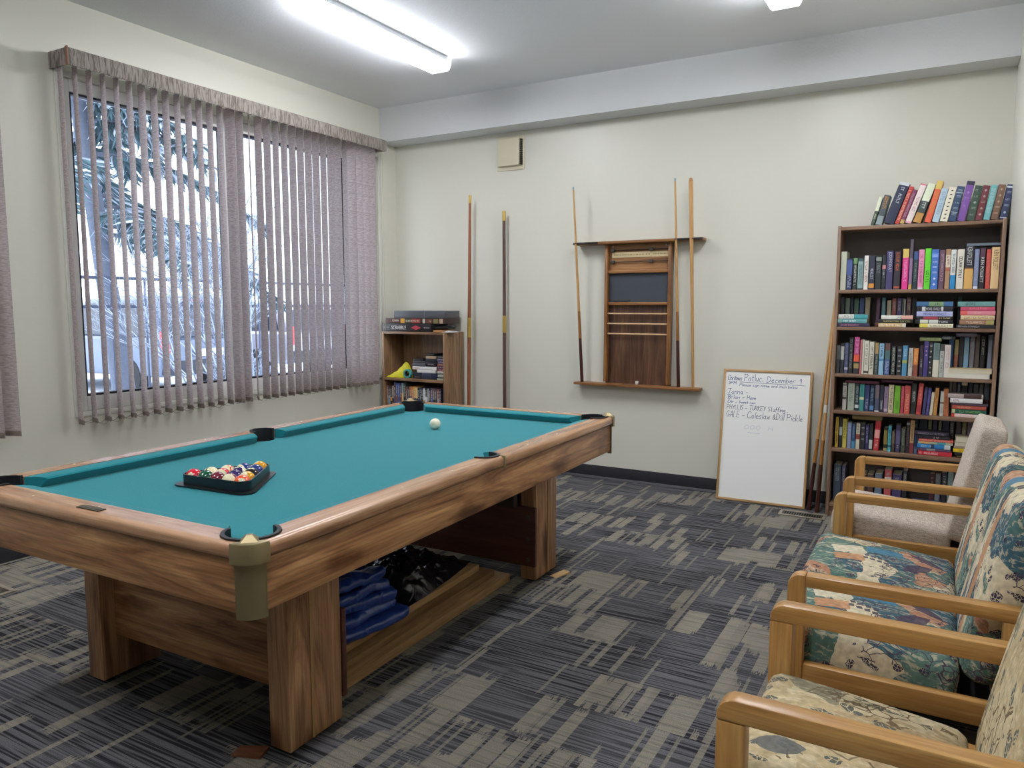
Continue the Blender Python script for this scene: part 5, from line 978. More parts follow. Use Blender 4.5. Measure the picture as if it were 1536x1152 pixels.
('S', 5, 0, 1, -0.0933, 0.0896, 0.0022, 5.235, '54405a', 'dark purple book', [(0.3, 0.55, '8a8488')], None),
('S', 5, 0, 2, -0.0924, 0.0871, 0.0165, 5.235, '2a78b8', 'bright blue book with white end', [(0.42, 0.52, '2a3a54'), (0.82, 1, 'c8ccc8')], ('b0d0e8', 0.12, 0.42, '#')),
('S', 5, 0, 3, -0.0879, 0.0984, -0.0008, 5.235, 'a0a890', 'pale green book with orange patch', [(0.08, 0.35, 'd09a58'), (0.55, 0.8, '4a98a8')], None),
('S', 5, 0, 4, -0.0858, 0.1, 0.0052, 5.235, 'd05a4c', 'salmon red book', [], ('f0b8a0', 0.08, 0.9, '#')),
('S', 5, 0, 5, -0.0885, 0.0805, 0.0097, 5.235, '2a262c', 'black book with pale red initials', [], ('e0d0c8', 0.5, 0.68, '#')),
('S', 5, 0, 6, -0.1111, 0.076, 0.0162, 5.235, '262430', 'black plastic tape case', [], ('8a8090', 0.1, 0.9, '#')),
('S', 5, 1, 0, 0.1204, 0.2522, 0.008, 5.235, '26241e', 'black book with gold capitals', [], ('c8a848', 0.02, 0.25, 'JACK')),
('S', 5, 1, 1, 0.1113, 0.251, 0.01, 5.235, '2c2c2c', 'black book with white panel', [(0.28, 0.5, 'b8bcbc')], None),
('S', 5, 1, 2, 0.1023, 0.2496, 0.0158, 5.235, 'e0c020', 'bright yellow book with red capitals', [], ('b83028', 0.2, 0.7, 'KATHY REICHS')),
('S', 5, 1, 3, 0.1058, 0.2478, 0.0072, 5.235, '9a8878', 'fawn book', [], None),
('S', 5, 1, 4, 0.1067, 0.2491, 0.0161, 5.235, 'b8ac94', 'old book with browned page edges', [], None),
('S', 5, 1, 5, 0.1098, 0.2474, 0.0261, 5.235, 'c4b894', 'thick old book, cream page edges', [], None),
('S', 6, 0, 0, -0.0983, 0.0543, -0.0007, 5.26, 'c8bc94', 'cream book', [], None),
('S', 6, 0, 1, -0.1015, 0.0533, -0.0051, 5.26, '3a5a84', 'blue book on the cream one', [(0.3, 0.6, '7a9ab8')], None),
('T', 1, 0.1063, 0.2747, 1.7239, 0.0072, 0.016, '6a7484', 'grey blue book'),
('T', 3, -0.1101, 0.0063, 1.1855, -0.0091, 0.0222, '7a8450', 'olive green lettered book'),
('T', 3, 0.0093, 0.0766, 1.1774, -0.0022, 0.0212, '26302c', 'black book reading CANADA'),
('T', 3, 0.0812, 0.1856, 1.2017, 0.0035, 0.021, '5a5264', 'grey purple book'),
('T', 4, -0.5165, -0.3216, 0.9074, 0.0029, 0.017, '5a2438', 'maroon book'),
('T', 4, -0.3067, -0.1346, 0.9121, 0.0053, 0.0166, '4c1e34', 'dark wine book'),
('T', 5, -0.4661, -0.2942, 0.6484, 0.0174, 0.0303, '7a6a3c', 'olive tan book')
]

PLACE = ['on top of the tall bookcase', "on the tall bookcase's uppermost shelf", "on the tall bookcase's second shelf down", "on the tall bookcase's third shelf down", "on the tall bookcase's fourth shelf down", "on the tall bookcase's fifth shelf down", "on the tall bookcase's bottom shelf"]
GRP = ['books on top of the bookcase', 'books on the first shelf', 'books on the second shelf', 'books on the third shelf', 'books on the fourth shelf', 'books on the fifth shelf', 'books on the bottom shelf']
rbk = random.Random(12)
def bright(h, f=1.08):
    # the cover colours as printed, a little lighter than the eye reads them in the shelf's shade
    c = [int(h[i:i + 2], 16) for i in (0, 2, 4)]; g_ = sum(c) / 3
    return ''.join('%02x' % max(0, min(245, int((v + (g_ - v) * 0.10) * f + 4))) for v in c)
PAGE = [flat('d8cfb8', 0.8, bump=0.3, bscale=600), flat('cdbf9e', 0.8, bump=0.3, bscale=600), flat('e6e2d4', 0.8, bump=0.3, bscale=600)]
_seen = {}
def uniq(base):
    _seen[base] = _seen.get(base, 0) + 1
    return base
def book(w_, h, d, col, bands, title, gloss=0.4, back=False, rough_pages=0, fore=False):
    """an upright book, spine toward -y, base at z 0, x from 0 to w_"""
    t = bpy.data.objects.new('book', None); C.objects.link(t); t.empty_display_size = 0.03
    cv = 0.0018; rnd = min(0.004, w_ * 0.15)
    cuts = sorted(set([0.0, 1.0] + [b[0] for b in bands] + [b[1] for b in bands])); cols = [col]; segs = []
    for a, b in zip(cuts[:-1], cuts[1:]):
        mid = (a + b) / 2; c = col
        for bd in bands:
            if bd[0] <= mid <= bd[1]: c = bd[2]
        if c not in cols: cols.append(c)
        segs.append((a, b, cols.index(c)))
    mb = MB()
    if not fore:
        prof = [(0.0, rnd * 1.2), (rnd * 0.5, rnd * 0.25), (w_ * 0.3, 0), (w_ * 0.7, 0), (w_ - rnd * 0.5, rnd * 0.25), (w_, rnd * 1.2)]
        for a, b, mi in segs:
            vs = [(x, y, z) for z in (a * h, b * h) for (x, y) in prof]; n = len(prof)
            mb.quads(vs, [(i, i + 1, n + i + 1, n + i) for i in range(n - 1)], mi)
        y0 = rnd * 1.2
    else: y0 = 0.0
    mb.box(0, cv, y0, d, 0, h); mb.box(w_ - cv, w_, y0, d, 0, h)
    if fore: mb.box(0, w_, d - 0.002, d, 0, h)
    else:
        mb.quads([(0.001, y0 + 0.001, h - 0.001), (w_ - 0.001, y0 + 0.001, h - 0.001), (w_ * 0.7, 0.0008, h - 0.001), (w_ * 0.3, 0.0008, h - 0.001)], [(0, 1, 2, 3)])
    c_ = mb.build('cover', [flat(bright(k), gloss) for k in cols], t, angle=30)
    MB().box(cv + 0.0002, w_ - cv - 0.0002, 0.002 if fore else y0 + 0.002, d - (0.0025 if fore else 0.004), 0.002, h - 0.003).build('pages', PAGE[rough_pages], t, angle=0)
    if title:
        tc, a, b, st = title; mb = MB(); M = frameM((w_ / 2, -0.0005, (a + b) / 2 * h), (0, 0, -1), (1, 0, 0)); ln = (b - a) * h
        if st == '#': glyphs(mb, M, ln, min(w_ * 0.62, 0.024), rbk, rows=1 if w_ < 0.03 or rbk.random() < 0.5 else 2)
        elif st in ('o', 'd'):
            n = max(3, int(ln / 0.03)) if st == 'o' else 8
            for i in range(n):
                zc = a * h + (i + 0.5) * ln / n
                if st == 'd': r_ = w_ * 0.2; ox = w_ / 2; mb.quads([(ox - r_, -.0005, zc), (ox - r_ * .2, -.0005, zc - r_ * .5), (ox + r_ * .9, -.0005, zc + r_ * .2), (ox + r_ * .1, -.0005, zc + r_ * .6)], [(0, 1, 2, 3)])
                else:
                    k = rbk.randrange(3); ww = w_ * 0.3; hh = ln / n * 0.3
                    M2 = frameM((w_ / 2, -0.0005, zc), (1, 0, 0), (0, 0, 1))
                    if k == 0: mb.quads([(-ww, -hh * .12, 0), (ww, -hh * .12, 0), (ww, hh * .12, 0), (-ww, hh * .12, 0)], [(0, 1, 2, 3)], 0, M2); mb.quads([(-ww, hh * .5, 0), (ww, hh * .5, 0), (ww, hh * .75, 0), (-ww, hh * .75, 0)], [(0, 1, 2, 3)], 0, M2)
                    elif k == 1: mb.quads([(-ww * .7, 0, 0), (0, -hh * .8, 0), (ww * .7, 0, 0), (0, hh * .8, 0)], [(0, 1, 2, 3)], 0, M2)
                    else: glyphs(mb, M2, ww * 2, hh * 1.2, rbk)
        else: put_text(mb, st, M, ln, min(w_ * 0.55, 0.026))
        mb.build('title', flat(tc, 0.45), t, angle=0)
    return t
def lab(desc, s, extra=''):
    return (desc + ' ' + extra + ' ' + PLACE[s]).replace('  ', ' ')
tops = {}
LEAN = [14, 14, 18.2, 18.2, 18.2, 18.2, 17.4, 13.4, 12.2, 11.4, 10.6, 10.2, 10.0, 9.4, 9.2, 9.0, 8.6]
byshelf = {}
for b in BOOKS: byshelf.setdefault((b[0], b[1]), []).append(b)
for key_, rows in byshelf.items():          # keep every row inside the side panels
    i0 = 4 if key_[0] == 'S' else 2; hi = BX1 - 0.021; lo = BX0 + 0.0205
    if key_[1] == 0: continue
    a_ = min(r[i0] for r in rows); b_ = max(r[i0 + 1] for r in rows); f_ = 1.0 if b_ <= hi else (hi - max(a_, lo)) / (b_ - a_)
    byshelf[key_] = [r[:i0] + (max(a_, lo) + (r[i0] - a_) * f_, max(a_, lo) + (r[i0 + 1] - a_) * f_) + r[i0 + 2:] for r in rows] if (b_ > hi or a_ < lo) else rows
for (k, s), rows in sorted(byshelf.items(), key=lambda e: ('UBST'.index(e[0][0]), e[0][1])):
    if k == 'U':
        n = len(rows)
        if s == 0:      # leaning row: each book's right face clears the left face of the next
            PX0 = [0] * n; W0 = [0] * n
            for i in range(n - 1, -1, -1):
                _, _, x0, x1, h, _, _, _, _, _, _ = rows[i]; ti = R(LEAN[i]); W0[i] = max(0.018, (x1 - x0) * math.cos(ti) - 0.001); px = x1
                if i + 1 < n:
                    tj = R(LEAN[i + 1]); bxj = PX0[i + 1] - W0[i + 1] * math.cos(tj); bzj = W0[i + 1] * math.sin(tj)   # lower left corner of the next
                    hj = rows[i + 1][4]
                    for f in (0, 0.25, 0.5, 0.75, 1.0):
                        zz_ = f * h * math.cos(ti); u = (zz_ - bzj) / math.cos(tj)
                        if u <= hj: lim = (PX0[i + 1] - (W0[i + 1] / math.sin(tj) * 0 + zz_ / math.tan(tj) * 0) - W0[i + 1] * math.cos(tj) + max(u, 0) * math.sin(tj)) if u > 0 else PX0[i + 1] - (bzj - zz_) * 0 - W0[i + 1] * math.cos(tj) * (1 - 0) + W0[i + 1] * math.cos(tj) * (bzj - zz_) / max(bzj, 1e-6)
                        else: continue
                        px = min(px, lim - f * h * math.sin(ti) - 0.0008)
                PX0[i] = px
        for i, (_, _, x0, x1, h, tilt, yp, col, desc, bands, title) in enumerate(rows):
            w_ = x1 - x0
            if i + 1 < n: w_ = min(w_, rows[i + 1][2] - x0 - 0.0006)
            if s == 0: tilt = R(LEAN[i])
            w_ = w_ * math.cos(tilt); w_ -= 0.0008
            d = 0.11 if h < 0.2 else 0.155
            d = min(d, 5.427 - yp) if s in (0, 1) else 0.105
            if s == 0: w_ = W0[i]
            t = book(w_, h, d, col, bands, title, rbk.choice((0.3, 0.4, 0.5)), rough_pages=rbk.randrange(3))
            if tilt >= 0:   # leaning right: rests on its lower right edge
                t.rotation_euler = (0, tilt, 0); px = x1 if i + 1 == n else min(x1, rows[i + 1][2] - 0.0006)
                if s == 0: px = PX0[i]; w_ = W0[i]
                t.location = (px - w_ * math.cos(tilt), yp, SHZ[s] + w_ * math.sin(tilt) + 0.0006)
            else: t.rotation_euler = (0, tilt, 0); t.location = (x0 + 0.0004, yp, SHZ[s] + 0.0006)
            tag(t, lab(desc, s), 'book', GRP[s])
            tops.setdefault(s, []).append((x0, x1, SHZ[s] + h * math.cos(tilt) + w_ * abs(math.sin(tilt)), yp))
    elif k == 'B':
        gap = 0.02
        for i, (_, _, x0, x1, h, _, yp, col, desc) in enumerate(rows):
            w_ = x1 - x0
            if i + 1 < len(rows): w_ = min(w_, rows[i + 1][2] - x0)
            if s == 6 and i in (9, 10): yp = 5.353       # stand behind the two lying books
            h = min(h, (SHZ[s - 1] - 0.021 - SHZ[s]) - 0.012)
            bands = {'salmon book, yellow top': [(.6, 1, 'b0a060')], 'slate book with maroon foot': [(0, .5, '5a2a34')], 'black book with cream top': [(.9, 1, 'cfc7a8')], 'red book with cream lettering': [(.55, .8, 'dcc8b0')]}.get(desc, [])
            t = book(w_ - 0.001, h, 5.427 - yp - 0.001, col, bands, ('a8a8a0', .55, .92, '#') if 'lettering' in desc or 'capitals' in desc or 'script' in desc or 'label' in desc or rbk.random() < 0.4 else None, 0.45, rough_pages=1)
            t.location = (x0, yp, SHZ[s] + 0.0006); tops.setdefault(s, []).append((x0, x1, SHZ[s] + h, yp)); tag(t, lab(desc, s, 'in back' if s not in (6,) else ''), 'book', GRP[s])
    elif k == 'S':
        z = {}; 
        for (_, _, st, i, x0, x1, th, yp, col, desc, bands, title) in rows:
            off = {2: 0, 3: 0.003, 4: 0.009, 5: 0.011 if st == 0 else 0.008, 6: 0.02}[s]; th = max(th + off, 0.015)
            if s == 6: th = 0.03
            if desc == 'brown book with pale capitals' or 'fawn' in desc: pass
            z0 = z.get(st, SHZ[s] + 0.0006); x1 = min(x1, BX1 - 0.021)
            fore = 'paged' in desc or 'page edges' in desc
            bd = [(1 - b, 1 - a, c) for (a, b, c) in bands]
            ti = None if title is None else (title[0], 1 - title[2], 1 - title[1], title[3])
            t = book(th - 0.0006, x1 - x0, min(0.105, 5.332 - yp) if s != 6 else 0.12, col, bd, ti, 0.35, rough_pages=2 if 'white paged' in desc else 0, fore=fore)
            # lay it down: spine up-axis runs along -x so the title reads left to right
            t.rotation_euler = (0, R(-90), 0); t.location = (x1, yp if s != 6 else 5.23, z0)
            z[st] = z0 + th
            tag(t, lab(desc, s, 'piled' if s != 3 else 'lying'), 'book', GRP[s])
    elif k == 'T':
        for (_, _, x0, x1, zc, slope, th, col, desc) in rows:
            zz = max([q_[2] for q_ in tops[s] if q_[1] > x0 + 0.002 and q_[0] < x1 - 0.002] + [zc - 0.03]) + 0.001
            th = min(th, SHZ[s - 1] - 0.021 - zz - 0.002)
            ti = ('b8bcc0', 0.03, .72, 'CANADA') if 'CANADA' in desc else (('a8b080', .1, .95, '#') if 'letter' in desc else None)
            if ti: ti = (ti[0], 1 - ti[2], 1 - ti[1], ti[3])
            t = book(max(th, 0.008), x1 - x0, 0.11, col, [], ti, 0.4); t.rotation_euler = (0, R(-90), 0)
            t.location = (x1, 5.235, zz); tag(t, lab(desc, s, 'laid across others'), 'book', GRP[s])

# ---------------------------------------------------------------- small bookcase by the blinds, board games and cases
SB = wood(('6e523a', '917052', 'aa8764'), 'z', 0.4, 1.5, 0.3); SBX = wood(('6e523a', '917052', 'aa8764'), 'x', 0.4, 1.5, 0.3)
sx0_, sx1_, sy0, sy1, sh_ = -4.252, -3.585, 5.15, 5.436, 1.148
sb = thing('bookcase', 'low brown bookcase in the corner under stacked board games', 'bookcase', ((sx0_ + sx1_) / 2, sy0, 0)); hw2 = (sx1_ - sx0_) / 2; d2 = sy1 - sy0
for s_ in (-1, 1): MB().box(*sorted((s_ * hw2, s_ * (hw2 - 0.018))), 0, d2, 0, sh_ - 0.0005, 0.001).build('side_panel', SB, sb)
for i, z in enumerate((sh_, 0.742, 0.48, 0.06)): MB().box(-hw2 + 0.0185, hw2 - 0.0185, 0.002 if i else -0.0, d2 - 0.006, z - 0.02, z, 0.001).build('top_board' if i == 0 else 'shelf', SBX, sb)
MB().box(-hw2 + 0.0185, hw2 - 0.0185, d2 - 0.0055, d2 - 0.001, 0.0, sh_ - 0.0205).build('back_panel', wood(('6e523a', '917052', 'aa8764'), 'z', 0.5, 1.5, 0.3), sb)
def case(name, x0, x1, z0, z1, y0, d, col, label, cat, group, bands=(), title=None, lid=False):
    o = MB().box(0, x1 - x0, 0, d, 0, z1 - z0 - 0.0006, 0.0012).build(name, flat(col, 0.4)); o.location = (x0, y0, z0); tag(o, label, cat, group)
    for (a, b, c) in bands: MB().box(a * (x1 - x0), b * (x1 - x0), -0.0006, 0.001, 0.003, z1 - z0 - 0.004).build('printed_panel', flat(c, 0.4), o, angle=0)
    for (st, a, b, c, hh) in (title or ()):
        mb = MB(); M = frameM(((a + b) / 2 * (x1 - x0), -0.0011, (z1 - z0) / 2), (1, 0, 0), (0, 0, 1))
        if st == '#': glyphs(mb, M, (b - a) * (x1 - x0), (z1 - z0) * hh, rbk)
        elif st == '<>': w2 = (b - a) * (x1 - x0) / 2; h2 = (z1 - z0) * hh / 2; mb.quads([(-w2, 0, 0), (0, -h2, 0), (w2, 0, 0), (0, h2, 0)], [(0, 1, 2, 3)], 0, M)
        else: put_text(mb, st, M, (b - a) * (x1 - x0), (z1 - z0) * hh)
        mb.build('title', flat(c, 0.4), o, angle=0)
    return o
G1 = 'board games on the low bookcase'
zt = sh_ + 0.0006
case('board_game', -4.262, -3.735, zt, zt + 0.070, 5.165, 0.25, '211e20', 'black board game box with white script, lowest of the pile', 'board game', G1, (), [('SCRABBLE', 0.20, 0.50, 'e8e4e0', 0.45), ('#', 0.04, 0.16, 'c8c4c0', 0.12), ('<>', 0.60, 0.80, 'b8404c', 0.6), ('#', 0.86, 0.97, 'c8c4c0', 0.14)])
case('board_game', -4.225, -3.605, zt + 0.0705, zt + 0.116, 5.175, 0.23, '3c2a26', 'brown board game box with yellow and red pictures, middle of the pile', 'board game', G1, ((.02, .24, '4e2a26'), (.26, .33, 'd8a030'), (.34, .44, '4a4a34'), (.45, .60, '9a4038'), (.64, .68, 'c8c0b0'), (.70, .80, '6a4030'), (.82, .90, '7a7048'), (.92, .98, 'b09880')), [('#', .10, .24, 'e0d4c0', .5), ('#', .35, .58, 'e0d4c0', .4), ('#', .71, .79, 'e0d4c0', .5)])
case('board_game', -4.142, -3.605, zt + 0.1165, zt + 0.180, 5.185, 0.22, '55565b', 'plain dark grey games box on top of the pile', 'board game', G1, ((.0, .005, '8a8c90'), (.60, .605, '8a8c90')))
o = case('paperback', -3.725, -3.63, zt, zt + 0.018, 5.18, 0.17, 'b5824e', 'tan paperback lying right of the black games box', 'book', None)
pd_ = thing('black_handle', 'black tapered handle poking out right of the games boxes', 'tool', (-3.72, 5.21, zt + 0.0195))
MB().tube([(0, 0, 0.018), (0.06, 0.01, 0.022), (0.13, 0.02, 0.028), (0.155, 0.022, 0.03)], [0.017, 0.019, 0.012, 0.013], 12).build('handle', flat('1d1d20', 0.4), pd_); MB().tube([(0.1555, 0.022, 0.03), (0.185, 0.025, 0.022)], [0.014, 0.009], 12).build('knob', flat('1d1d20', 0.4), pd_)
o = MB().grid(lambda u, v: (u * 0.10, v * 0.11, 0.002 + 0.016 * (0.5 + 0.5 * noise.noise(Vector((u * 4, v * 4, 1)))) * min(1, 5 * min(u, 1 - u)) * min(1, 5 * min(v, 1 - v))), 16, 16, thick=0.0015).build('crumpled_paper', flat('c9cbcd', 0.6)); o.location = (-3.625, 5.17, zt + 0.0005); tag(o, 'crumpled white paper on the right front corner of the low bookcase', 'paper')
# upper compartment
zb = 0.7426
def bag():
    def fn(u, v):
        x = u * 0.19; a = v * math.pi; hh = (0.045 + 0.13 * u) * min(1.0, 0.25 + 5 * (1 - u)); n_ = 0.012 * noise.noise(Vector((u * 5, v * 4, 3)))
        return (x + 0.02 * math.cos(a) , 0.03 + 0.06 * math.cos(a) * (1.0 - 0.3 * u), 0.002 + (hh * math.sin(a) * (0.35 + 0.65 * u) + n_ * math.sin(a)))
    return MB().grid(fn, 18, 14, thick=0.002)
o = bag().build('yellow_bag', flat('d8cf2a', 0.45)); o.location = (-4.218, 5.21, zb); tag(o, 'crumpled yellow plastic bag at the left of the upper compartment', 'bag')
t_ = thing('tape_roll', 'teal tape roll standing beside the yellow bag', 'tape', (-4.012, 5.20, zb + 0.0405)); 
def torus_ring(r0, r1, w2): return MB().lathe([(r0, -w2), (r1, -w2), (r1, w2), (r0, w2), (r0, -w2)], (0, 0, 0), 24, M=Matrix.Rotation(R(90), 4, 'X'))
torus_ring(0.0251, 0.040, 0.014).build('tape', flat('4a9a94', 0.4), t_); torus_ring(0.022, 0.025, 0.014).build('core', flat('2a3436', 0.6), t_)
G2 = 'video cases in the low bookcase'
YV = 5.20
vid = [(-3.965, -3.87, zb, .028, '23242a', 'black video case at the bottom left of the middle pile'), (-3.965, -3.88, zb + .0285, .026, '2b3040', 'navy video case second in the middle pile'),
 (-3.915, -3.72, zb + .055, .025, 'dcdcda', 'long white box jutting from the middle pile'), (-3.962, -3.71, zb + .0805, .028, 'e4e2de', 'white video case with red print'), (-3.962, -3.83, zb + .109, .026, '5a5c60', 'grey video case on the white ones'), (-3.962, -3.835, zb + .1355, .022, '4a4a4e', 'dark grey video case in the left pile'), (-3.958, -3.855, zb + .158, .016, '222226', 'black case topping the left pile'),
 (-3.825, -3.715, zb + .109, .042, '1f1f24', 'black case with silver pink title'), (-3.825, -3.70, zb + .1515, .026, '26242e', 'blackish case second from top in the middle'), (-3.825, -3.72, zb + .178, .022, 'b49c82', 'beige case in the tall pile'), (-3.822, -3.735, zb + .2005, .020, '1e1e20', 'black case on the beige one'),
 (-3.865, -3.76, zb, .054, '343c50', 'blue black box under the long white box'), (-3.755, -3.709, zb, .054, '24304a', 'small navy box under the long white box')]
for (a, b, z, th, col, lb) in vid:
    ti = [('#', .2, .8, 'c8b8c0', .3)] if 'title' in lb or 'black video' in lb or 'on the beige' in lb else ([('#', .05, .3, 'b04038', .4)] if 'red print' in lb else None)
    case('video_case', a, b, z, z + th, YV + (0.0 if 'white' in lb else 0.008), 0.13, col, lb, 'video case', G2, (), ti)
z = zb
for i, (th, col, lb) in enumerate(((.014, 'b8c0a8', 'pale green slim case lowest at the right'), (.014, '2a3a30', 'dark green slim case at the right'), (.014, 'c4c8bc', 'whitish slim case at the right'), (.014, '465a48', 'sage slim case at the right'), (.016, 'd0ccc4', 'cream slim case at the right'), (.022, '8a4050', 'red patterned case at the right'), (.022, '5a3a4a', 'plum patterned case at the right'), (.022, '9a5a4a', 'coppery patterned case at the right'), (.022, '4c4464', 'violet case at the right'), (.02, '6a5c7c', 'lilac case near the top at the right'), (.02, '232328', 'black case topping the right pile'))):
    case('video_case', -3.705 + 0.004 * (i % 3), -3.612, z, z + th, YV + 0.004 * (i % 2), 0.13, col, lb + ' of the low bookcase', 'video case', G2, (), [('#', .15, .85, 'd8d0c8', .4)]); z += th + 0.0004
# discs in the lower compartment
x = -4.225; rd = random.Random(3)
dcol = ['7a4a40', '3a3440', '26262c', '8a7060', '3c3a4a', '3a5090', '46589a', '1f2230', '6a8090', '3a4a40', '6a3c3c', '2c2c30', 'b0683a', 'c07a3c', 'c89a50', 'd0b070', '2c3038', '34445c', '2a2e34', 'c8ccd0', '202226', '8a8e94', '1c1c20', '5a4a6a', '6a5048', '3a3c50', '7a3a3a', '2a3040']
nm_ = {'7a4a40': 'rusty', '3a3440': 'charcoal', '26262c': 'black', '8a7060': 'taupe', '3c3a4a': 'slate', '3a5090': 'blue', '46589a': 'brighter blue', '1f2230': 'midnight', '6a8090': 'steel', '3a4a40': 'dark green', '6a3c3c': 'maroon', '2c2c30': 'sooty', 'b0683a': 'orange brown', 'c07a3c': 'orange', 'c89a50': 'golden', 'd0b070': 'straw yellow', '2c3038': 'gunmetal', '34445c': 'navy', '2a2e34': 'graphite', 'c8ccd0': 'white', '202226': 'jet black', '8a8e94': 'silver', '1c1c20': 'pitch black', '5a4a6a': 'purple', '6a5048': 'brown', '3a3c50': 'indigo', '7a3a3a': 'red', '2a3040': 'deep navy'}
for i, c in enumerate(dcol):
    w_ = rd.uniform(0.0185, 0.0228); h = 0.19 + rd.uniform(-0.004, 0.004) + (0.03 if 4 <= i <= 9 else 0)
    t = book(w_ - 0.0006, h, 0.135, c, [(rd.uniform(.1, .3), rd.uniform(.4, .6), dcol[(i * 5 + 3) % 28])], ('d8d4cc', .45, .9, '#'), 0.3); t.name = 'disc_case'; t.location = (x, 5.165, 0.4806); x += w_
    tag(t, nm_[c] + ' disc case in the lower compartment of the low bookcase', 'disc case', 'disc cases in the low bookcase')
    if x > -3.625: break

# ---------------------------------------------------------------- oak armchairs
def oak(ax): return wood(('a87a40', 'bd8c4e', 'd0a464'), ax, 0.36, 2.2, 0.3, 0.2, 0.8)
def soft_box(mb, lx, ly, lz, r, crown=0.0, M=None, n=14, mi=0, crown_side=0.0):
    t = bmesh.new(); bmesh.ops.create_cube(t, size=2.0); bmesh.ops.subdivide_edges(t, edges=t.edges[:], cuts=n, use_grid_fill=True)
    hx, hy, hz = lx / 2, ly / 2, lz / 2
    for v in t.verts:
        p = Vector((v.co.x * hx, v.co.y * hy, v.co.z * hz)); q_ = Vector((max(-hx + r, min(hx - r, p.x)), max(-hy + r, min(hy - r, p.y)), max(-hz + r, min(hz - r, p.z)))); d = p - q_
        if d.length > 1e-9:
            d.normalize(); p = q_ + d * r
        u = 1 - (p.x / hx) ** 2; w_ = 1 - (p.y / hy) ** 2
        if p.z > 0: p.z += crown * max(0, u) * max(0, w_) * (p.z / hz)
        p.x += crown_side * (1 if p.x > 0 else -1) * max(0, w_) * max(0, 1 - (p.z / hz) ** 2) * abs(p.x / hx)
        v.co = p
    mb._add(t, mi, M); return mb
def weave():
    m, nt, p = nodes('woven_fabric'); tc = N(nt, 'ShaderNodeTexCoord')
    out = []
    for sc_ in ((55, 420, 420), (420, 55, 420)):
        mp = N(nt, 'ShaderNodeMapping'); mp.inputs['Scale'].default_value = sc_; L(nt, tc.outputs['Object'], mp.inputs['Vector']); nz = N(nt, 'ShaderNodeTexNoise', i={'Scale': 1.0, 'Detail': 2.0}); L(nt, mp.outputs[0], nz.inputs['Vector']); out.append(nz)
    a = N(nt, 'ShaderNodeMath', operation='ADD'); L(nt, out[0].outputs[0], a.inputs[0]); L(nt, out[1].outputs[0], a.inputs[1])
    h_ = N(nt, 'ShaderNodeMath', operation='MULTIPLY', i={1: 0.5}); L(nt, a.outputs[0], h_.inputs[0])
    r = ramp(nt, [(0.36, '94877a'), (0.5, 'bcafa2'), (0.62, 'd6cbbe')]); L(nt, h_.outputs[0], r.inputs[0]); L(nt, r.outputs[0], p.inputs['Base Color']); p.inputs['Roughness'].default_value = 0.9; p.inputs['Specular IOR Level'].default_value = 0.15
    b = N(nt, 'ShaderNodeBump', i={'Strength': 0.4, 'Distance': 0.002}); L(nt, h_.outputs[0], b.inputs['Height']); L(nt, b.outputs[0], p.inputs['Normal'])
    return m
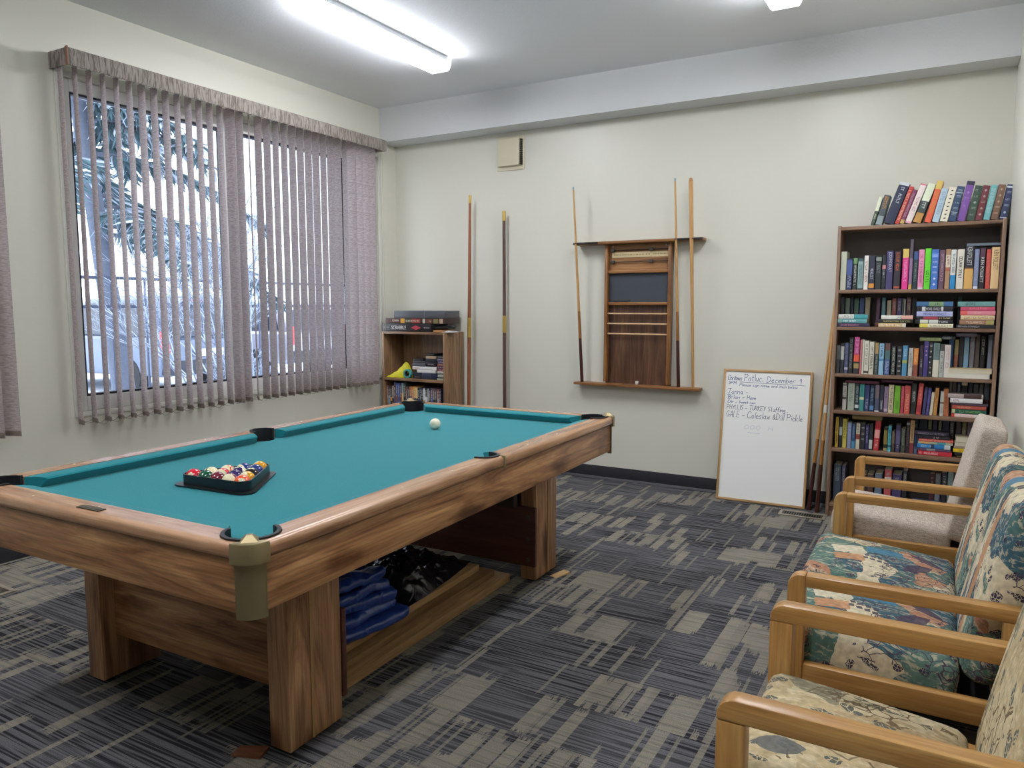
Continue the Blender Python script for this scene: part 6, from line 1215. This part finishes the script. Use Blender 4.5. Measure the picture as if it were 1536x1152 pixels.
def printed(name, patch, line_c, leaf_c, base, sc_, warp, linethr, shapes=()):
    """brushy printed upholstery: big colour patches, dry-brush streaks, leaf shapes and fine line work"""
    m, nt, p = nodes(name); tc = N(nt, 'ShaderNodeTexCoord')
    nw = N(nt, 'ShaderNodeTexNoise', i={'Scale': 7.0, 'Detail': 4.0}); L(nt, tc.outputs['Object'], nw.inputs['Vector'])
    vm = N(nt, 'ShaderNodeVectorMath', operation='MULTIPLY_ADD'); L(nt, nw.outputs['Color'], vm.inputs[0]); vm.inputs[1].default_value = (warp,) * 3; L(nt, tc.outputs['Object'], vm.inputs[2])
    def vor(s, feat='F1', src=None, mode=None, st=(1, 1, 1), rot=0):
        mp = N(nt, 'ShaderNodeMapping'); mp.inputs['Scale'].default_value = st; mp.inputs['Rotation'].default_value = (0, 0, rot); L(nt, src or vm.outputs[0], mp.inputs['Vector'])
        v = N(nt, 'ShaderNodeTexVoronoi', feature=feat, i={'Scale': s}); L(nt, mp.outputs[0], v.inputs['Vector']); return v
    v1 = vor(sc_); sp = N(nt, 'ShaderNodeSeparateColor'); L(nt, v1.outputs['Color'], sp.inputs[0])
    r1 = ramp(nt, patch, 'CONSTANT'); L(nt, sp.outputs[0], r1.inputs[0])
    # streaks
    mp = N(nt, 'ShaderNodeMapping'); mp.inputs['Scale'].default_value = (14, 90, 60); mp.inputs['Rotation'].default_value = (0, 0.5, 0.7); L(nt, vm.outputs[0], mp.inputs['Vector'])
    st = N(nt, 'ShaderNodeTexNoise', i={'Scale': 1.0, 'Detail': 3.0, 'Roughness': 0.7}); L(nt, mp.outputs[0], st.inputs['Vector'])
    rs = ramp(nt, [(0.52, '000000'), (0.6, 'ffffff')]); L(nt, st.outputs[0], rs.inputs[0])
    m1 = N(nt, 'ShaderNodeMix', data_type='RGBA', i={'B': lin(base)}); L(nt, r1.outputs[0], m1.inputs['A'])
    k = N(nt, 'ShaderNodeMath', operation='MULTIPLY', i={1: 0.6}); L(nt, rs.outputs[0], k.inputs[0]); L(nt, k.outputs[0], m1.inputs['Factor'])
    # leaves: stretched cells with dark cores
    v2 = vor(sc_ * 2.6, st=(1, 2.1, 1.4), rot=0.6); s2 = N(nt, 'ShaderNodeSeparateColor'); L(nt, v2.outputs['Color'], s2.inputs[0])
    lf = N(nt, 'ShaderNodeMath', operation='LESS_THAN', i={1: 0.40}); L(nt, v2.outputs['Distance'], lf.inputs[0]); g1 = N(nt, 'ShaderNodeMath', operation='GREATER_THAN', i={1: 0.66}); L(nt, s2.outputs[1], g1.inputs[0])
    lk = N(nt, 'ShaderNodeMath', operation='MULTIPLY'); L(nt, lf.outputs[0], lk.inputs[0]); L(nt, g1.outputs[0], lk.inputs[1])
    v4 = vor(sc_ * 14, 'DISTANCE_TO_EDGE'); ve = N(nt, 'ShaderNodeMath', operation='GREATER_THAN', i={1: 0.06}); L(nt, v4.outputs[0], ve.inputs[0]); lk2 = N(nt, 'ShaderNodeMath', operation='MULTIPLY'); L(nt, lk.outputs[0], lk2.inputs[0]); L(nt, ve.outputs[0], lk2.inputs[1])
    m2 = N(nt, 'ShaderNodeMix', data_type='RGBA', i={'B': lin(leaf_c)}); L(nt, m1.outputs['Result'], m2.inputs['A']); L(nt, lk2.outputs[0], m2.inputs['Factor'])
    # line work
    v3 = vor(sc_ * 3.4, 'DISTANCE_TO_EDGE', st=(1, 1.6, 1.2), rot=-0.5); le = N(nt, 'ShaderNodeMath', operation='LESS_THAN', i={1: 0.035}); L(nt, v3.outputs[0], le.inputs[0])
    nz = N(nt, 'ShaderNodeTexNoise', i={'Scale': 6.0}); L(nt, tc.outputs['Object'], nz.inputs['Vector']); gz = N(nt, 'ShaderNodeMath', operation='GREATER_THAN', i={1: linethr}); L(nt, nz.outputs[0], gz.inputs[0])
    ll = N(nt, 'ShaderNodeMath', operation='MULTIPLY'); L(nt, le.outputs[0], ll.inputs[0]); L(nt, gz.outputs[0], ll.inputs[1])
    m3 = N(nt, 'ShaderNodeMix', data_type='RGBA', i={'B': lin(line_c)}); L(nt, m2.outputs['Result'], m3.inputs['A']); L(nt, ll.outputs[0], m3.inputs['Factor'])
    last = m3.outputs['Result']
    if shapes:      # printed motifs at fixed places of each cushion
        wv = N(nt, 'ShaderNodeVectorMath', operation='MULTIPLY_ADD'); n5 = N(nt, 'ShaderNodeTexNoise', i={'Scale': 40.0}); L(nt, tc.outputs['Object'], n5.inputs['Vector']); L(nt, n5.outputs['Color'], wv.inputs[0]); wv.inputs[1].default_value = (0.012,) * 3; L(nt, tc.outputs['Object'], wv.inputs[2])
        def MM(op, a, b=None):
            k_ = N(nt, 'ShaderNodeMath', operation=op)
            for i, v in enumerate((a, b)):
                if v is None: continue
                if isinstance(v, (int, float)): k_.inputs[i].default_value = v
                else: L(nt, v, k_.inputs[i])
            return k_.outputs[0]
        for (ty, cx_, cy_, an, a_, b_, col) in shapes:
            mp = N(nt, 'ShaderNodeMapping', vector_type='TEXTURE'); mp.inputs['Location'].default_value = (cx_, cy_, 0); mp.inputs['Rotation'].default_value = (0, 0, an); mp.inputs['Scale'].default_value = (a_, b_, 1); L(nt, wv.outputs[0], mp.inputs['Vector'])
            s_ = N(nt, 'ShaderNodeSeparateXYZ'); L(nt, mp.outputs[0], s_.inputs[0]); ax_ = MM('ABSOLUTE', s_.outputs[0]); ay_ = MM('ABSOLUTE', s_.outputs[1])
            if ty == 'rect': f_ = MM('LESS_THAN', MM('MAXIMUM', ax_, ay_), 1.0)
            elif ty == 'leaf': f_ = MM('LESS_THAN', MM('ADD', ay_, MM('MULTIPLY', ax_, ax_)), 1.0)
            else:
                d_ = MM('ADD', ax_, ay_); f_ = MM('LESS_THAN', MM('ABSOLUTE', MM('SUBTRACT', MM('MODULO', d_, 0.5), 0.25)), 0.07); f_ = MM('MULTIPLY', f_, MM('LESS_THAN', d_, 1.0))
            mm = N(nt, 'ShaderNodeMix', data_type='RGBA', i={'B': lin(col)}); L(nt, last, mm.inputs['A']); L(nt, MM('MULTIPLY', f_, 0.9), mm.inputs['Factor']); last = mm.outputs['Result']
    fn = N(nt, 'ShaderNodeTexNoise', i={'Scale': 60.0, 'Detail': 4.0}); L(nt, tc.outputs['Object'], fn.inputs['Vector']); rf = ramp(nt, [(0.3, 'b0b0b0'), (0.7, 'ffffff')]); L(nt, fn.outputs[0], rf.inputs[0])
    m4 = N(nt, 'ShaderNodeMix', data_type='RGBA', blend_type='MULTIPLY', i={'Factor': 0.6}); L(nt, last, m4.inputs['A']); L(nt, rf.outputs[0], m4.inputs['B'])
    L(nt, m4.outputs['Result'], p.inputs['Base Color']); p.inputs['Roughness'].default_value = 0.85; p.inputs['Specular IOR Level'].default_value = 0.2
    return m
TEAL_SH = [('rect', -0.11, 0.03, 0.3, 0.055, 0.042, 'e2d6ba'), ('rect', 0.01, 0.07, 0.1, 0.06, 0.035, '4f86a0'), ('rect', -0.10, -0.06, 0.2, 0.05, 0.03, 'c8946c')] + [('rect', -0.045 + 0.022 * k, -0.015 - 0.006 * k, 0.25, 0.008, 0.009, '4a4456') for k in range(4)] + [('rect', -0.045 + 0.022 * k, -0.042 - 0.006 * k, 0.25, 0.008, 0.009, '4a4456') for k in range(4)] + [('leaf', 0.12, -0.03, 0.9, 0.075, 0.028, '51465a'), ('leaf', 0.15, 0.09, -0.6, 0.07, 0.024, '51465a')]
TAN_SH = [('leaf', -0.135, -0.12, 0.15, 0.055, 0.030, '6b6e6e'), ('dia', -0.075, 0.165, 0.5, 0.06, 0.045, '85765c'), ('dia', 0.0, 0.15, 0.5, 0.05, 0.035, '85765c'), ('dia', -0.01, -0.07, 0.3, 0.055, 0.04, '85765c'), ('leaf', 0.08, 0.0, 1.2, 0.06, 0.025, '77776c')]
TEAL = printed('teal_print', [(0, '547672'), (0.24, 'dccfb0'), (0.36, '5c7c72'), (0.52, 'b98568'), (0.60, '466873'), (0.76, 'd6c6a4'), (0.86, '66867c'), (0.95, 'c09070')], '564858', '4a4256', 'dccfb0', 8.0, 0.10, 0.5, TEAL_SH)
TAN = printed('tan_print', [(0, 'cbb78e'), (0.3, 'dccda8'), (0.52, 'bda680'), (0.66, 'd4c39c'), (0.82, '9a937a'), (0.92, 'e0d2b0')], '7c6a50', '6a6c64', 'e2d4b2', 5.0, 0.10, 0.56, TAN_SH)
BEIGE = weave()
AZ1, AZ0 = 0.622, 0.562          # arm rail top and underside
def armchair(y0, y1, fabric, seats, label, cat, corner='post', rail=(0.297, 0.360), bz=0.885, seat_yaw=0.0, name='armchair', sx=(-0.39, 0.09), back_r=0.045, back_dx=0.0):
    ym = (y0 + y1) / 2; h = (y1 - y0) / 2
    AZ0, PW = (AZ1 - 0.034, 0.047) if corner == 'post' else (AZ1 - 0.045, 0.056)
    PX = -0.342 + PW
    t = thing(name, label, cat, (0, ym, 0)); tk = 0.046
    for s_ in (-1, 1):
        ya, yb = sorted((s_ * h, s_ * (h - tk)))
        rc = 0.035
        arcp = [(-0.342 + rc - rc * math.cos(R(a)), AZ1 - rc + rc * math.sin(R(a))) for a in range(0, 91, 15)]
        if corner == 'post':
            MB().prism([(-0.342, 0.0)] + arcp + [(PX, AZ1), (PX, 0.0)], 'y', ya, yb, 0.004, seg=2).build('front_leg', oak('z'), t)
            MB().prism([(PX + 0.0004, AZ0), (PX + 0.0004, AZ1), (0.24, AZ1), (0.24, AZ0)], 'y', ya, yb, 0.004, seg=2).build('arm_rail', oak('x'), t)
        else:
            MB().prism([(-0.342, 0.0), (-0.342, AZ0 - 0.0005), (PX, AZ0 - 0.0005), (PX, 0.0)], 'y', ya, yb, 0.004, seg=2).build('front_leg', oak('z'), t)
            MB().prism([(-0.342, AZ0)] + arcp + [(0.24, AZ1), (0.24, AZ0)], 'y', ya, yb, 0.004, seg=2).build('arm_rail', oak('x'), t)
        MB().prism([(0.175, 0.0), (0.175, AZ0 - 0.0005), (0.235, AZ0 - 0.0005), (0.235, 0.0)], 'y', ya, yb, 0.004, seg=2).build('rear_leg', oak('z'), t)
        o = MB().prism([(PX + 0.0005, rail[0]), (PX + 0.0005, rail[1]), (0.1745, rail[1]), (0.1745, rail[0])], 'y', ya + 0.006, yb - 0.006, 0.003, seg=2).build('side_rail', oak('x'), t)
        if corner != 'post':
            for x in (-0.03, 0.02): MB().lathe([(0.0004, 0.008), (0.006, 0.006), (0.007, 0)], (0, 0, 0), 12, M=Matrix.Translation((x, s_ * (h - tk + 0.006), (rail[0] + rail[1]) / 2)) @ Matrix.Rotation(R(90 * s_), 4, 'X')).build('dowel_plug', flat('8a5c38', 0.4), o)
    MB().box(-0.325, -0.300, -h + tk + 0.0005, h - tk - 0.0005, 0.225, 0.300, 0.003).build('front_rail', oak('y'), t)
    MB().box(0.18, 0.205, -h + tk + 0.0005, h - tk - 0.0005, 0.225, 0.285, 0.003).build('back_rail', oak('y'), t)
    MB().box(-0.295, 0.175, -h + tk + 0.0005, h - tk - 0.0005, 0.27, 0.2845).build('seat_base', flat('1d1b1a', 0.8), t)
    inner = 2 * (h - tk) - 0.012; cw = inner / seats
    for k in range(seats):
        cy = -inner / 2 + (k + 0.5) * cw
        lx = sx[1] - sx[0]
        o = soft_box(MB(), lx, cw - 0.006, 0.135, 0.034, 0.022, n=16).build('seat_cushion', fabric, t, angle=180); o.location = ((sx[0] + sx[1]) / 2, cy, 0.376); o.rotation_euler = (0, R(5.5), seat_yaw)
        bh_ = (bz - 0.385) / math.cos(R(12)); th = 0.105
        o = soft_box(MB(), th, cw - 0.006, bh_, back_r, 0.0, n=16, crown_side=0.012).build('back_cushion', fabric, t, angle=180)
        ln_ = R(12.5); o.rotation_euler = (0, ln_, 0); o.location = (0.055 + back_dx + th / 2 * math.cos(ln_) + bh_ / 2 * math.sin(ln_), cy, 0.385 + bh_ / 2 * math.cos(ln_) - 0.01)
    return t
armchair(3.56, 4.12, BEIGE, 1, 'oak armchair with plain beige woven cushions nearest the bookcase', 'chair', sx=(-0.395, 0.085), back_r=0.022)
armchair(2.18, 3.28, TEAL, 2, 'oak two-seater with teal and rust printed cushions', 'sofa', name='two_seater', bz=0.895, back_r=0.05, back_dx=0.025)
armchair(1.40, 1.975, TAN, 1, 'oak armchair with cream leaf-printed cushions closest to the viewer', 'chair', corner='arm', bz=0.885, seat_yaw=0, sx=(-0.335, 0.10), back_dx=0.05, back_r=0.05)

# ---------------------------------------------------------------- outside the window
SNOW = flat('e8edf6', 0.9, var=0.04, bscale=2.0)
def gz_(x, y): return -0.12 + 0.05 * noise.noise(Vector((x * 0.5, y * 0.5, 2)))
struct('ground', MB().grid(lambda u, v: (-4.6 - 40 * u, -10 + 50 * v, gz_(-4.6 - 40 * u, -10 + 50 * v)), 60, 80), SNOW, angle=180)
struct('trim_2', MB().box(-5.0, -4.515, -3.0, 8.0, 2.725, 2.80), flat('c3c6d4', 0.6))     # eave over the window
FM = flat('4a5268', 0.5, 0.3)
fe = thing('metal_fence', 'dark metal railing fence outside the window', 'fence', (-8.1, 7.0, -0.12))
for z in (1.78, 1.46, 0.12): MB().box(-0.018, 0.018, -4.5, 5.5, z, z + 0.035, 0.003).build('rail', FM, fe)
for i in range(24): MB().box(-0.009, 0.009, -4.4 + i * 0.42 - 0.009, -4.4 + i * 0.42 + 0.009, -0.05, 1.7795).build('baluster', FM, fe, angle=0)
def car(name, loc, rz, col, label, h=1.5, ln=4.3, suv=True):
    t = thing(name, label, 'car', loc, rz); w2 = 0.88
    body = flat(col, 0.25, 0.3, coat=0.6)
    # side outline, rear at x=0
    low = [(0.05, 0.35), (0.0, 0.55), (0.06, 0.95), (0.75 if not suv else 0.1, 0.98), (ln - 1.3, 0.98), (ln - 0.25, 0.85), (ln, 0.6), (ln - 0.05, 0.32)]
    MB().prism(low, 'y', -w2, w2, 0.06, seg=3, sel=lambda a, b: abs(a.y) > w2 - 0.01 and abs(b.y) > w2 - 0.01).build('body', body, t)
    cab = [(0.08, 0.96), (0.28, h - 0.08), (0.45, h), (ln - 2.2, h), (ln - 1.35, 0.96)]
    MB().prism(cab, 'y', -w2 + 0.10, w2 - 0.10, 0.07, seg=3, sel=lambda a, b: abs(a.y) > 0.7 and abs(b.y) > 0.7).build('cabin', body, t)
    gl = flat('2c3648', 0.1, 0.0, coat=0.5)
    MB().prism([(0.085, 1.0), (0.255, h - 0.1), (0.235, h - 0.1), (0.065, 1.0)], 'y', -w2 + 0.2, w2 - 0.2).build('rear_window', gl, t)
    for s_ in (-1, 1): MB().prism([(0.35, 1.0), (0.5, h - 0.1), (ln - 2.25, h - 0.1), (ln - 1.65, 1.0)], 'y', s_ * (w2 - 0.11), s_ * (w2 - 0.085)).build('side_window', gl, t)
    for s_ in (-1, 1): MB().box(-0.012, 0.07, *sorted((s_ * 0.72, s_ * 0.86)), 0.72, 1.08, 0.02).build('tail_light', flat('e0303c', 0.2, coat=0.5), t)
    MB().box(-0.05, 0.1, -w2 + 0.03, w2 - 0.03, 0.38, 0.60, 0.03).build('bumper', flat('2e3442', 0.5), t)
    MB().box(-0.058, -0.051, -0.26, 0.26, 0.66, 0.78, 0.002).build('number_plate', flat('dfe3ea', 0.4), t)
    for x in (0.85, ln - 0.85):
        for s_ in (-1, 1):
            o = MB().lathe([(0.0005, -0.1), (0.30, -0.1), (0.33, -0.07), (0.33, 0.07), (0.30, 0.1), (0.0005, 0.1)], (0, 0, 0), 24, M=Matrix.Translation((x, s_ * (w2 - 0.09), 0.33)) @ Matrix.Rotation(R(90), 4, 'X')).build('wheel', flat('1e2026', 0.7), t)
    MB().box(0.25, 0.31, -0.25, 0.25, h - 0.07, h - 0.03, 0.01).build('brake_light', flat('e0303c', 0.2), t)
    MB().box(0.5, ln - 2.3, -w2 + 0.2, w2 - 0.2, h + 0.0005, h + 0.05, 0.02).build('roof_snow', SNOW, t)
    return t
car('car', (-15.6, 10.5, -0.12), R(180), '8893a8', 'grey blue car behind the tree trunk outside, red tail light', 1.52)
car('car', (-10.6, 8.35, -0.12), R(180), '6b7890', 'dark blue vehicle parked close behind the fence outside', 1.62)
car('car', (-10.9, 11.3, -0.12), R(180), 'b9b6c6', 'pale silver car farthest right outside the window', 1.5)
BARK = flat('666d7e', 0.95, bump=0.8, bscale=30, var=0.25)
GRN = flat('55717a', 0.9, var=0.3, bscale=3.0); FROST = flat('c4cede', 0.9)
rt = random.Random(21)
def spruce(loc, hgt, r0, lean, label, zmin, nb, spread):
    t = thing('spruce_tree', label, 'tree', loc, 0, 'snowy trees outside the window')
    MB().tube([(lean[0] * k / 8 * hgt, lean[1] * k / 8 * hgt, hgt * k / 8) for k in range(9)], [r0 * (1 - 0.09 * k) for k in range(9)], 12).build('trunk', BARK, t)
    mb = MB(); tw = MB(); sn = MB()
    for b in range(nb):
        z = zmin + (hgt - zmin) * (b + 0.5) / nb; a = rt.uniform(0, 2 * math.pi); ln = spread * (1 - 0.55 * (z - zmin) / (hgt - zmin)) * rt.uniform(0.75, 1.15)
        base = Vector((lean[0] * z, lean[1] * z, z)); d = Vector((math.cos(a), math.sin(a), 0))
        pts = [base + d * ln * u + Vector((0, 0, 0.12 * u - 0.45 * ln * u * u)) for u in (0, .25, .5, .75, 1)]
        tw.tube(pts, [0.03, 0.024, 0.018, 0.012, 0.006], 5)
        vs = []; fs = []; vs2 = []; fs2 = []
        for k in range(330):
            u = rt.uniform(0.12, 1); f = u * 4; i = min(3, int(f)); p = pts[i].lerp(pts[i + 1], f - i)
            sd = d.cross(Vector((0, 0, 1))) * rt.choice((-1, 1)) * rt.uniform(0.3, 1); dr = (sd + d * rt.uniform(0, .7) + Vector((0, 0, rt.uniform(-1.1, -0.1)))).normalized(); l_ = rt.uniform(0.14, 0.42) * (1.2 - 0.5 * u); wv = dr.cross(Vector((rt.uniform(-1, 1), rt.uniform(-1, 1), rt.uniform(-1, 1)))).normalized() * rt.uniform(0.010, 0.030)
            A, F = (vs, fs) if rt.random() < 0.72 else (vs2, fs2)
            n = len(A); A += [p - wv, p + wv, p + dr * l_ * 0.6 + wv * 0.8, p + dr * l_, p + dr * l_ * 0.6 - wv * 0.8]; F.append(tuple(range(n, n + 5)))
        mb.quads(vs, fs); sn.quads(vs2, fs2)
    br = tw.build('branches', BARK, t); mb.build('foliage', GRN, t, angle=0); sn.build('frosted_sprays', FROST, t, angle=0)
    return t
spruce((-8.9, 5.78, -0.13), 7.0, 0.14, (0.0, -0.11), 'leaning spruce trunk with drooping boughs just outside the window', 2.3, 40, 2.1)
def shrub(loc, hgt, n, label, rad):
    t = thing('bare_shrub', label, 'shrub', loc, 0, 'bare snowy shrubs outside the window'); a_ = MB(); s_ = MB()
    def grow(p, d, ln, r_, lv):
        q_ = p + d * ln; a_.tube([p, p.lerp(q_, .5) + Vector((rt.uniform(-.03, .03), rt.uniform(-.03, .03), 0)), q_], [r_, r_ * .85, r_ * .7], 4, caps=False)
        if rt.random() < 0.75: s_.tube([p + Vector((0, 0, r_)), q_ + Vector((0, 0, r_))], [r_ * 0.8, r_ * 0.9], 4, caps=False)
        if lv:
            for _ in range(3): grow(p.lerp(q_, rt.uniform(.45, 1)), (d + Vector((rt.uniform(-.8, .8), rt.uniform(-.8, .8), rt.uniform(-.3, .5)))).normalized(), ln * rt.uniform(.55, .8), r_ * .62, lv - 1)
    for k in range(n):
        a = rt.uniform(0, 6.28); grow(Vector((rad * math.cos(a) * rt.random(), rad * math.sin(a) * rt.random(), 0)), Vector((math.cos(a) * .35, math.sin(a) * .35, 1)).normalized(), hgt * rt.uniform(.34, .46), 0.012, 5)
    a_.build('twigs', flat('7c8296', 0.9), t, angle=0); s_.build('snow_load', FROST, t, angle=0); return t
shrub((-7.3, 6.35, -0.12), 2.9, 5, 'tall bare shrub with snow on its twigs, left window pane', 0.3)
shrub((-7.0, 5.55, -0.12), 2.9, 4, 'bare snowy shrub in front of the spruce trunk outside', 0.3)
shrub((-6.9, 6.0, -0.12), 1.1, 5, 'low snowy bush at the foot of the window mullion outside', 0.25)
